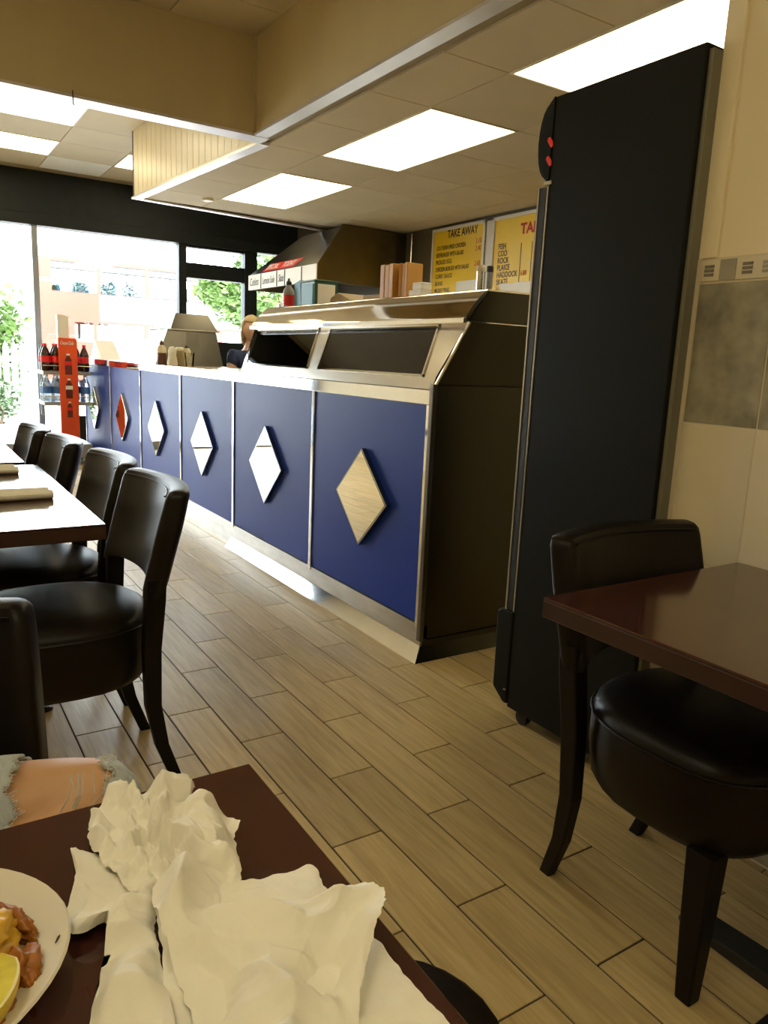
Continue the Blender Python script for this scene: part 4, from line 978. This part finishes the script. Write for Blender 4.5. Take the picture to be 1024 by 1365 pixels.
# ------------------------------------------------------------------ small ceiling fittings
thing('smoke_sensor', MB().lathe([(.045, 0), (.05, .012), (.05, .02)], (2.40, 6.72, ZC-.020), 16), 'sensor', 'small round smoke sensor on the dropped ceiling', 'sensor', smooth=True)
thing('wire_hook', MB().tube([(.90, 4.61, ZC+.02), (.90, 4.60, ZC-.05), (.905, 4.60, ZC-.055)], .003, 6), 'black_iron', 'thin wire hook hanging from the cross beam', 'hook')

# ------------------------------------------------------------------ people
def skin_obj(nodes, edges, sub=2, root=0):
    """nodes: name -> (co, rx, ry); grows a continuous surface"""
    names = list(nodes); idx = {n: i for i, n in enumerate(names)}
    me = bpy.data.meshes.new('sk'); me.from_pydata([nodes[n][0] for n in names], [(idx[a], idx[b]) for a, b in edges], [])
    o = bpy.data.objects.new('sk', me); COL.objects.link(o)
    md = o.modifiers.new('s', 'SKIN'); md.use_smooth_shade = True
    sv = me.skin_vertices[0].data
    for n in names: sv[idx[n]].radius = (nodes[n][1], nodes[n][2] if len(nodes[n]) > 2 else nodes[n][1]); sv[idx[n]].use_root = (idx[n] == root)
    sb_ = o.modifiers.new('d', 'SUBSURF'); sb_.levels = sub; sb_.render_levels = sub
    return o
def bake(objs, voxel=None, name='m'):
    """evaluate helper objects into one mesh; optional voxel fuse"""
    bpy.context.view_layer.update(); dg = bpy.context.evaluated_depsgraph_get()
    bm = bmesh.new()
    for o in objs:
        me = bpy.data.meshes.new_from_object(o.evaluated_get(dg)); me.transform(o.matrix_world); bm.from_mesh(me); bpy.data.meshes.remove(me)
    me = bpy.data.meshes.new(name); bm.to_mesh(me); bm.free()
    for o in objs: bpy.data.objects.remove(o, do_unlink=True)
    if voxel:
        t_ = bpy.data.objects.new('tmp', me); COL.objects.link(t_)
        md = t_.modifiers.new('r', 'REMESH'); md.mode = 'VOXEL'; md.voxel_size = voxel; md.use_smooth_shade = True
        sm = t_.modifiers.new('sm', 'SMOOTH'); sm.iterations = 3; sm.factor = .5
        bpy.context.view_layer.update(); dg = bpy.context.evaluated_depsgraph_get()
        me2 = bpy.data.meshes.new_from_object(t_.evaluated_get(dg)); bpy.data.objects.remove(t_, do_unlink=True); me = me2; me.name = name
    for p in me.polygons: p.use_smooth = True
    return me
def head_obj(c, yaw, s_=1.0, pitch=0):
    bm = bmesh.new(); bmesh.ops.create_uvsphere(bm, u_segments=40, v_segments=28, radius=1)
    for v in bm.verts:
        d_ = v.co.normalized(); x, y, z = d_      # faces +y
        p = Vector((x*.074, y*.092, z*.115))
        if z < -.1: p.x *= 1-.28*(-z-.1); p.y *= 1-.10*(-z-.1)
        if y > .3:
            p.y += .022*math.exp(-((x/.16)**2+((z+.08)/.20)**2))*(1 if z > -.25 else .4)      # nose
            p.y -= .010*math.exp(-(((abs(x)-.38)/.16)**2+((z-.10)/.13)**2))                   # eye sockets
            p.y += .007*math.exp(-((x/.25)**2+((z+.45)/.08)**2))                              # lips
            p.y += .008*math.exp(-((x/.25)**2+((z+.80)/.15)**2))                              # chin
        if abs(x) > .85 and abs(z) < .25: p.x += math.copysign(.012, x)*(1 if y < .2 else .3)    # ears
        v.co = p*s_
    me = bpy.data.meshes.new('h'); bm.to_mesh(me); bm.free()
    o = bpy.data.objects.new('h', me); COL.objects.link(o); o.location = c; o.rotation_euler = (pitch, 0, yaw); return o
def head_parts(parent, c, yaw, s_, hairmat, pitch=0, length=.10):
    M_ = Matrix.Translation(Vector(c)-Vector(parent.location)) @ Matrix.Rotation(yaw, 4, 'Z') @ Matrix.Rotation(pitch, 4, 'X')
    def sph(name, p, r, mt):
        bm = bmesh.new(); bmesh.ops.create_uvsphere(bm, u_segments=12, v_segments=8, radius=1)
        for v in bm.verts: v.co = M_ @ ((Vector((v.co.x*r[0], v.co.y*r[1], v.co.z*r[2]))+Vector(p))*s_)
        me = bpy.data.meshes.new(name); bm.to_mesh(me); bm.free()
        for f in me.polygons: f.use_smooth = True
        return link(name, me, mt, parent)
    for sx in (-1, 1):
        e_ = sph('eye', (sx*.029, .079, .010), (.012, .006, .007), 'eye_white'); sph('iris', (sx*.029, .0835, .010), (.005, .003, .005), 'eye_dark').parent = e_
        sph('eyebrow', (sx*.030, .086, .027), (.015, .004, .003), hairmat)
    sph('mouth', (0, .090, -.052), (.020, .006, .006), 'lip')
    bm = bmesh.new(); bmesh.ops.create_uvsphere(bm, u_segments=48, v_segments=32, radius=1)
    for v in bm.verts:
        d_ = v.co.normalized(); x, y, z = d_
        p = Vector((x*.089, y*.104-.008, z*.122+.008))
        st_ = noise.noise(Vector((math.atan2(x, -y)*7, z*1.6, 3)))*.010
        p += d_*st_
        if z < 0: p.z -= length*(-z)*max(0, min(1, (.1-y)*4)); p.x *= 1+.12*(-z)
        if z < -.1 and y > -.1: p.y = min(p.y, .015+.03*(1+z)); p.z = max(p.z, -.075)
        if y > .28 and z < .5: p = Vector((x*.060, y*.070-.012, p.z if z > -.2 else -.02))        # leave the face clear
        v.co = M_ @ (p*s_)
    me = bpy.data.meshes.new('hair'); bm.to_mesh(me); bm.free()
    for f in me.polygons: f.use_smooth = True
    link('hair', me, hairmat, parent)
def hand_nodes(nodes, edges, wrist, palm, dirv, side, pre, curl=.02):
    """palm plus five finger chains, thumb leaving the side of the palm"""
    d_ = Vector(dirv).normalized(); s_ = Vector(side).normalized(); dn = Vector((0, 0, -1))
    p = Vector(palm); nodes[pre+'palm'] = (tuple(p), .030, .016); edges.append((wrist, pre+'palm'))
    for i, (off, ln) in enumerate(((-.027, .066), (-.009, .078), (.010, .072), (.027, .056))):
        a = p+d_*.036+s_*off; b = a+d_*ln*.55+dn*curl*.4; c = a+d_*ln*.95+dn*curl
        for k, q in enumerate((a, b, c)): nodes[f'{pre}f{i}{k}'] = (tuple(q), (.010, .0085, .0075)[k], (.010, .0085, .0075)[k])
        edges += [(pre+'palm', f'{pre}f{i}0'), (f'{pre}f{i}0', f'{pre}f{i}1'), (f'{pre}f{i}1', f'{pre}f{i}2')]
    a = p-s_*.034-d_*.008; b = a-s_*.018+d_*.030; c = b+d_*.026+s_*.004
    for k, q in enumerate((a, b, c)): nodes[f'{pre}t{k}'] = (tuple(q), (.012, .010, .0085)[k], (.012, .010, .0085)[k])
    edges += [(pre+'palm', pre+'t0'), (pre+'t0', pre+'t1'), (pre+'t1', pre+'t2')]

# --- seated person in ripped jeans, knee showing over the table edge
K_ = Vector((.205, .872, .660))      # left knee
ps = empty('person', (-.16, 1.0, 0), 'person in ripped light blue jeans sitting at the napkin table with one knee raised', 'person')
N_ = {'pelvis': ((-.16, .955, .632), .13, .10), 'belly': ((-.165, .965, .78), .125, .095), 'chest': ((-.17, .985, .97), .145, .10), 'neckb': ((-.17, .99, 1.14), .07, .06), 'neck': ((-.17, .98, 1.20), .05, .05), 'skull': ((-.17, .97, 1.28), .05, .05),
      'lhip': ((-.075, .955, .618), .085, .085), 'lthigh': ((.065, .922, .640), .075, .072), 'lknee': (tuple(K_), .056, .058), 'lshin': ((.07, .80, .615), .052, .052), 'lank': ((-.11, .71, .628), .036, .036), 'lfoot': ((-.20, .69, .600), .035, .03), 'ltoe': ((-.27, .70, .585), .03, .02),
      'rhip': ((-.25, .95, .615), .085, .085), 'rthigh': ((-.285, .80, .60), .068, .066), 'rknee': ((-.31, .60, .56), .055, .055), 'rshin': ((-.31, .60, .32), .05, .05), 'rank': ((-.31, .62, .10), .036, .036), 'rtoe': ((-.31, .50, .035), .038, .028),
      'lsh': ((-.055, .99, 1.095), .055, .055), 'lelb': ((-.04, .89, .85), .042, .042), 'lwr': ((-.10, .76, .80), .028, .024), 'rsh': ((-.29, .99, 1.095), .055, .055), 'relb': ((-.33, .88, .85), .042, .042), 'rwr': ((-.29, .74, .80), .028, .024)}
E_ = [('pelvis', 'belly'), ('belly', 'chest'), ('chest', 'neckb'), ('neckb', 'neck'), ('neck', 'skull'), ('pelvis', 'lhip'), ('lhip', 'lthigh'), ('lthigh', 'lknee'), ('lknee', 'lshin'), ('lshin', 'lank'), ('lank', 'lfoot'), ('lfoot', 'ltoe'),
      ('pelvis', 'rhip'), ('rhip', 'rthigh'), ('rthigh', 'rknee'), ('rknee', 'rshin'), ('rshin', 'rank'), ('rank', 'rtoe'), ('chest', 'lsh'), ('lsh', 'lelb'), ('lelb', 'lwr'), ('chest', 'rsh'), ('rsh', 'relb'), ('relb', 'rwr')]
full = dict(N_); fe = list(E_)
hand_nodes(full, fe, 'lwr', (-.125, .70, .790), (-.3, -1, -.1), (1, -.3, 0), 'l'); hand_nodes(full, fe, 'rwr', (-.275, .68, .790), (.3, -1, -.1), (-1, -.3, 0), 'r')
HC = (-.17, .945, 1.37)
body = bake([skin_obj(full, fe, 2), head_obj(HC, R(180), 1.0)], .008, 'body')
body.transform(Matrix.Translation((.16, -1.0, 0))); link('body', body, 'skin', ps)
head_parts(ps, HC, R(180), 1.0, 'hair_brown')
jn = {k: (v[0], v[1]+.012, v[2]+.012) for k, v in N_.items() if k in ('pelvis', 'lhip', 'lthigh', 'lknee', 'lshin', 'lank', 'rhip', 'rthigh', 'rknee', 'rshin', 'rank')}
jn['pelvis'] = (N_['pelvis'][0], .14, .11)
je = [e for e in E_ if e[0] in jn and e[1] in jn]
jm = bake([skin_obj(jn, je, 3)], None, 'jeans')
bm = bmesh.new(); bm.from_mesh(jm)
hole_c = Vector((.135, .882, .712))
ax = (K_-Vector(N_['lthigh'][0])).normalized()
def in_hole(p):
    d_ = p-hole_c; al = d_.dot(ax); ac = (d_-ax*al).length
    rag = noise.noise(p*70)*.010+noise.noise(p*160)*.006
    return abs(al) < .054+rag and ac < .085+rag and p.z > .60
bmesh.ops.subdivide_edges(bm, edges=[e for e in bm.edges if (e.verts[0].co-hole_c).length < .16], cuts=3, use_grid_fill=True)
bmesh.ops.delete(bm, geom=[f for f in bm.faces if in_hole(f.calc_center_median())], context='FACES')
for v in bm.verts:   # creases in the cloth
    if len(v.link_faces): v.co += v.normal*(noise.noise(v.co*28)*.004+noise.noise(Vector((v.co.x*8, v.co.y*40, v.co.z*40)))*.003)
fray_pts = [(v.co.copy(), v.normal.copy()) for v in bm.verts if any(e.is_boundary for e in v.link_edges) and (v.co-hole_c).length < .16]
bm.to_mesh(jm); bm.free(); jm.transform(Matrix.Translation((.16, -1.0, 0)))
for f in jm.polygons: f.use_smooth = True
jo = link('jeans', jm, 'denim', ps); sd = jo.modifiers.new('thick', 'SOLIDIFY'); sd.thickness = .004; sd.offset = -1
rg = random.Random(4); mb = MB()
for p, n in fray_pts:
    if p.y > .915: continue
    for _ in range(1):
        q = p+n*.002; dv = (hole_c-p); dv -= n*dv.dot(n); dv.normalize()
        q2 = q+(dv*rg.uniform(.001, .007)+n*rg.uniform(.0, .002)+Vector((rg.gauss(0, .0015), rg.gauss(0, .0015), 0)))
        mb.tube([q, (q+q2)/2+n*.002, q2], .0006, 4)
for k in range(6):     # loose threads hanging across the tear
    a = hole_c+ax*rg.uniform(.0, .05)+Vector((0, -.03, .0)); b = a+Vector((rg.uniform(-.03, .0), -.02, -.035))
    mb.tube([a+Vector((0, -.012, .012)), (a+b)/2+Vector((.004, -.015, .008)), b], .0007, 4)
mb.v = [tuple(Vector(v)-Vector((-.16, 1.0, 0))) for v in mb.v]
tag(part('frayed_threads', mb, 'denim_fray', ps, world=False), kind='stuff')
tn = {k: (v[0], v[1]+.012, v[2]+.012) for k, v in N_.items() if k in ('belly', 'chest', 'neckb', 'lsh', 'lelb', 'rsh', 'relb')}
tn['hem'] = ((-.16, .955, .66), .15, .12); te = [e for e in E_ if e[0] in tn and e[1] in tn]+[('hem', 'belly')]
tm = bake([skin_obj(tn, te, 2)], None, 'jumper'); tm.transform(Matrix.Translation((.16, -1.0, 0))); link('jumper', tm, 'grey_cloth', ps)
for nm, a, b, r_ in (('shoe', (-.16, .695, .61), (-.29, .70, .585), .040), ('shoe', (-.31, .63, .045), (-.31, .48, .035), .044)):
    sm_ = bake([skin_obj({'a': (a, r_, r_), 'm': (tuple((Vector(a)+Vector(b))/2), r_, r_*.85), 'b': (b, r_*.8, r_*.6)}, [('a', 'm'), ('m', 'b')], 2)], None, nm)
    mnz = min(v.co.z for v in sm_.vertices)
    if mnz < 0: sm_.transform(Matrix.Translation((0, 0, -mnz+.001)))
    sm_.transform(Matrix.Translation((.16, -1.0, 0))); link(nm, sm_, 'shoe', ps)

# --- woman behind the counter
WX, WY = 2.66, 6.40
def wp(x, y, z):     # local: facing +y, rotated to look toward the cabinet and the room
    a = R(193); return (WX+x*math.cos(a)-y*math.sin(a), WY+x*math.sin(a)+y*math.cos(a), z*1.022)
wm = empty('person', (WX, WY, 0), 'fair-haired person in a navy top working behind the glass cabinet', 'person')
N2 = {'pelvis': (wp(0, 0, .80), .14, .11), 'belly': (wp(0, .01, .95), .125, .10), 'chest': (wp(0, .0, 1.10), .14, .10), 'neckb': (wp(0, .0, 1.215), .06, .055), 'neck': (wp(0, .02, 1.26), .048, .048), 'skull': (wp(0, .02, 1.33), .05, .05)}
E2 = [('pelvis', 'belly'), ('belly', 'chest'), ('chest', 'neckb'), ('neckb', 'neck'), ('neck', 'skull')]
for s_, sx in (('l', 1), ('r', -1)):
    N2.update({s_+'hip': (wp(sx*.09, 0, .74), .085, .085), s_+'knee': (wp(sx*.095, .02, .42), .055, .055), s_+'ank': (wp(sx*.10, -.01, .09), .036, .036), s_+'toe': (wp(sx*.10, .12, .03), .036, .026),
               s_+'sh': (wp(sx*.165, .0, 1.175), .055, .055), s_+'elb': (wp(sx*.22, .03, .95), .042, .042), s_+'wr': (wp(sx*.16, .20, .96), .028, .024)})
    E2 += [('pelvis', s_+'hip'), (s_+'hip', s_+'knee'), (s_+'knee', s_+'ank'), (s_+'ank', s_+'toe'), ('chest', s_+'sh'), (s_+'sh', s_+'elb'), (s_+'elb', s_+'wr')]
f2 = dict(N2); fe2 = list(E2)
A_ = Vector(wp(0, 1, 0))-Vector(wp(0, 0, 0)); S_ = Vector(wp(1, 0, 0))-Vector(wp(0, 0, 0))
hand_nodes(f2, fe2, 'lwr', wp(.15, .265, .96), A_, S_, 'l'); hand_nodes(f2, fe2, 'rwr', wp(-.15, .265, .96), A_, -S_, 'r')
HC2 = wp(0, .03, 1.395)
bd = bake([skin_obj(f2, fe2, 2), head_obj(HC2, R(176), 1.0, R(-8))], .009, 'body'); bd.transform(Matrix.Translation((-WX, -WY, 0)))
link('body', bd, 'skin_face', wm)
head_parts(wm, HC2, R(176), 1.0, 'hair_blond', R(-8), .06)
def garment(keys, grow, mt, nm, extra=None, eext=()):
    g = {k: (v[0], v[1]+grow, v[2]+grow) for k, v in N2.items() if k in keys}
    if extra: g.update(extra)
    ee = [e for e in E2 if e[0] in g and e[1] in g]+list(eext)
    me = bake([skin_obj(g, ee, 2)], None, nm); me.transform(Matrix.Translation((-WX, -WY, 0))); link(nm, me, mt, wm)
garment(('pelvis', 'belly', 'chest', 'lsh', 'rsh'), .016, 'navy_cloth', 'top', {'lslv': (wp(.20, .02, 1.06), .058, .058), 'rslv': (wp(-.20, .02, 1.06), .058, .058), 'collar': (wp(0, 0, 1.20), .085, .075)}, (('lsh', 'lslv'), ('rsh', 'rslv'), ('chest', 'collar')))
garment(('pelvis', 'lhip', 'rhip', 'lknee', 'rknee', 'lank', 'rank'), .014, 'dark_cloth', 'trousers')
for sx in (1, -1):
    a, b = wp(sx*.10, -.05, .05), wp(sx*.10, .15, .038)
    me = bake([skin_obj({'a': (a, .042, .042), 'b': (b, .038, .032)}, [('a', 'b')], 2)], None, 'shoe')
    mnz = min(v.co.z for v in me.vertices); me.transform(Matrix.Translation((-WX, -WY, -mnz+.001))); link('shoe', me, 'shoe', wm)

# ------------------------------------------------------------------ turn lettering into meshes under their parents
bpy.context.view_layer.update(); dg = bpy.context.evaluated_depsgraph_get()
made = []
for o, mt, par, nm, xs, mtx in TEXTS:
    me = bpy.data.meshes.new_from_object(o.evaluated_get(dg)); me.materials.clear()
    made.append((me, mt, par, nm, xs, mtx))
for o, *_ in TEXTS: bpy.data.objects.remove(o, do_unlink=True)
for me, mt, par, nm, xs, mtx in made:
    p = Vector(par.location); q = par.parent
    while q is not None: p += Vector(q.location); q = q.parent
    me.transform(Matrix.Translation(-p) @ mtx @ Matrix.Diagonal((xs, 1, 1, 1)))
    link(nm, me, mt, par)
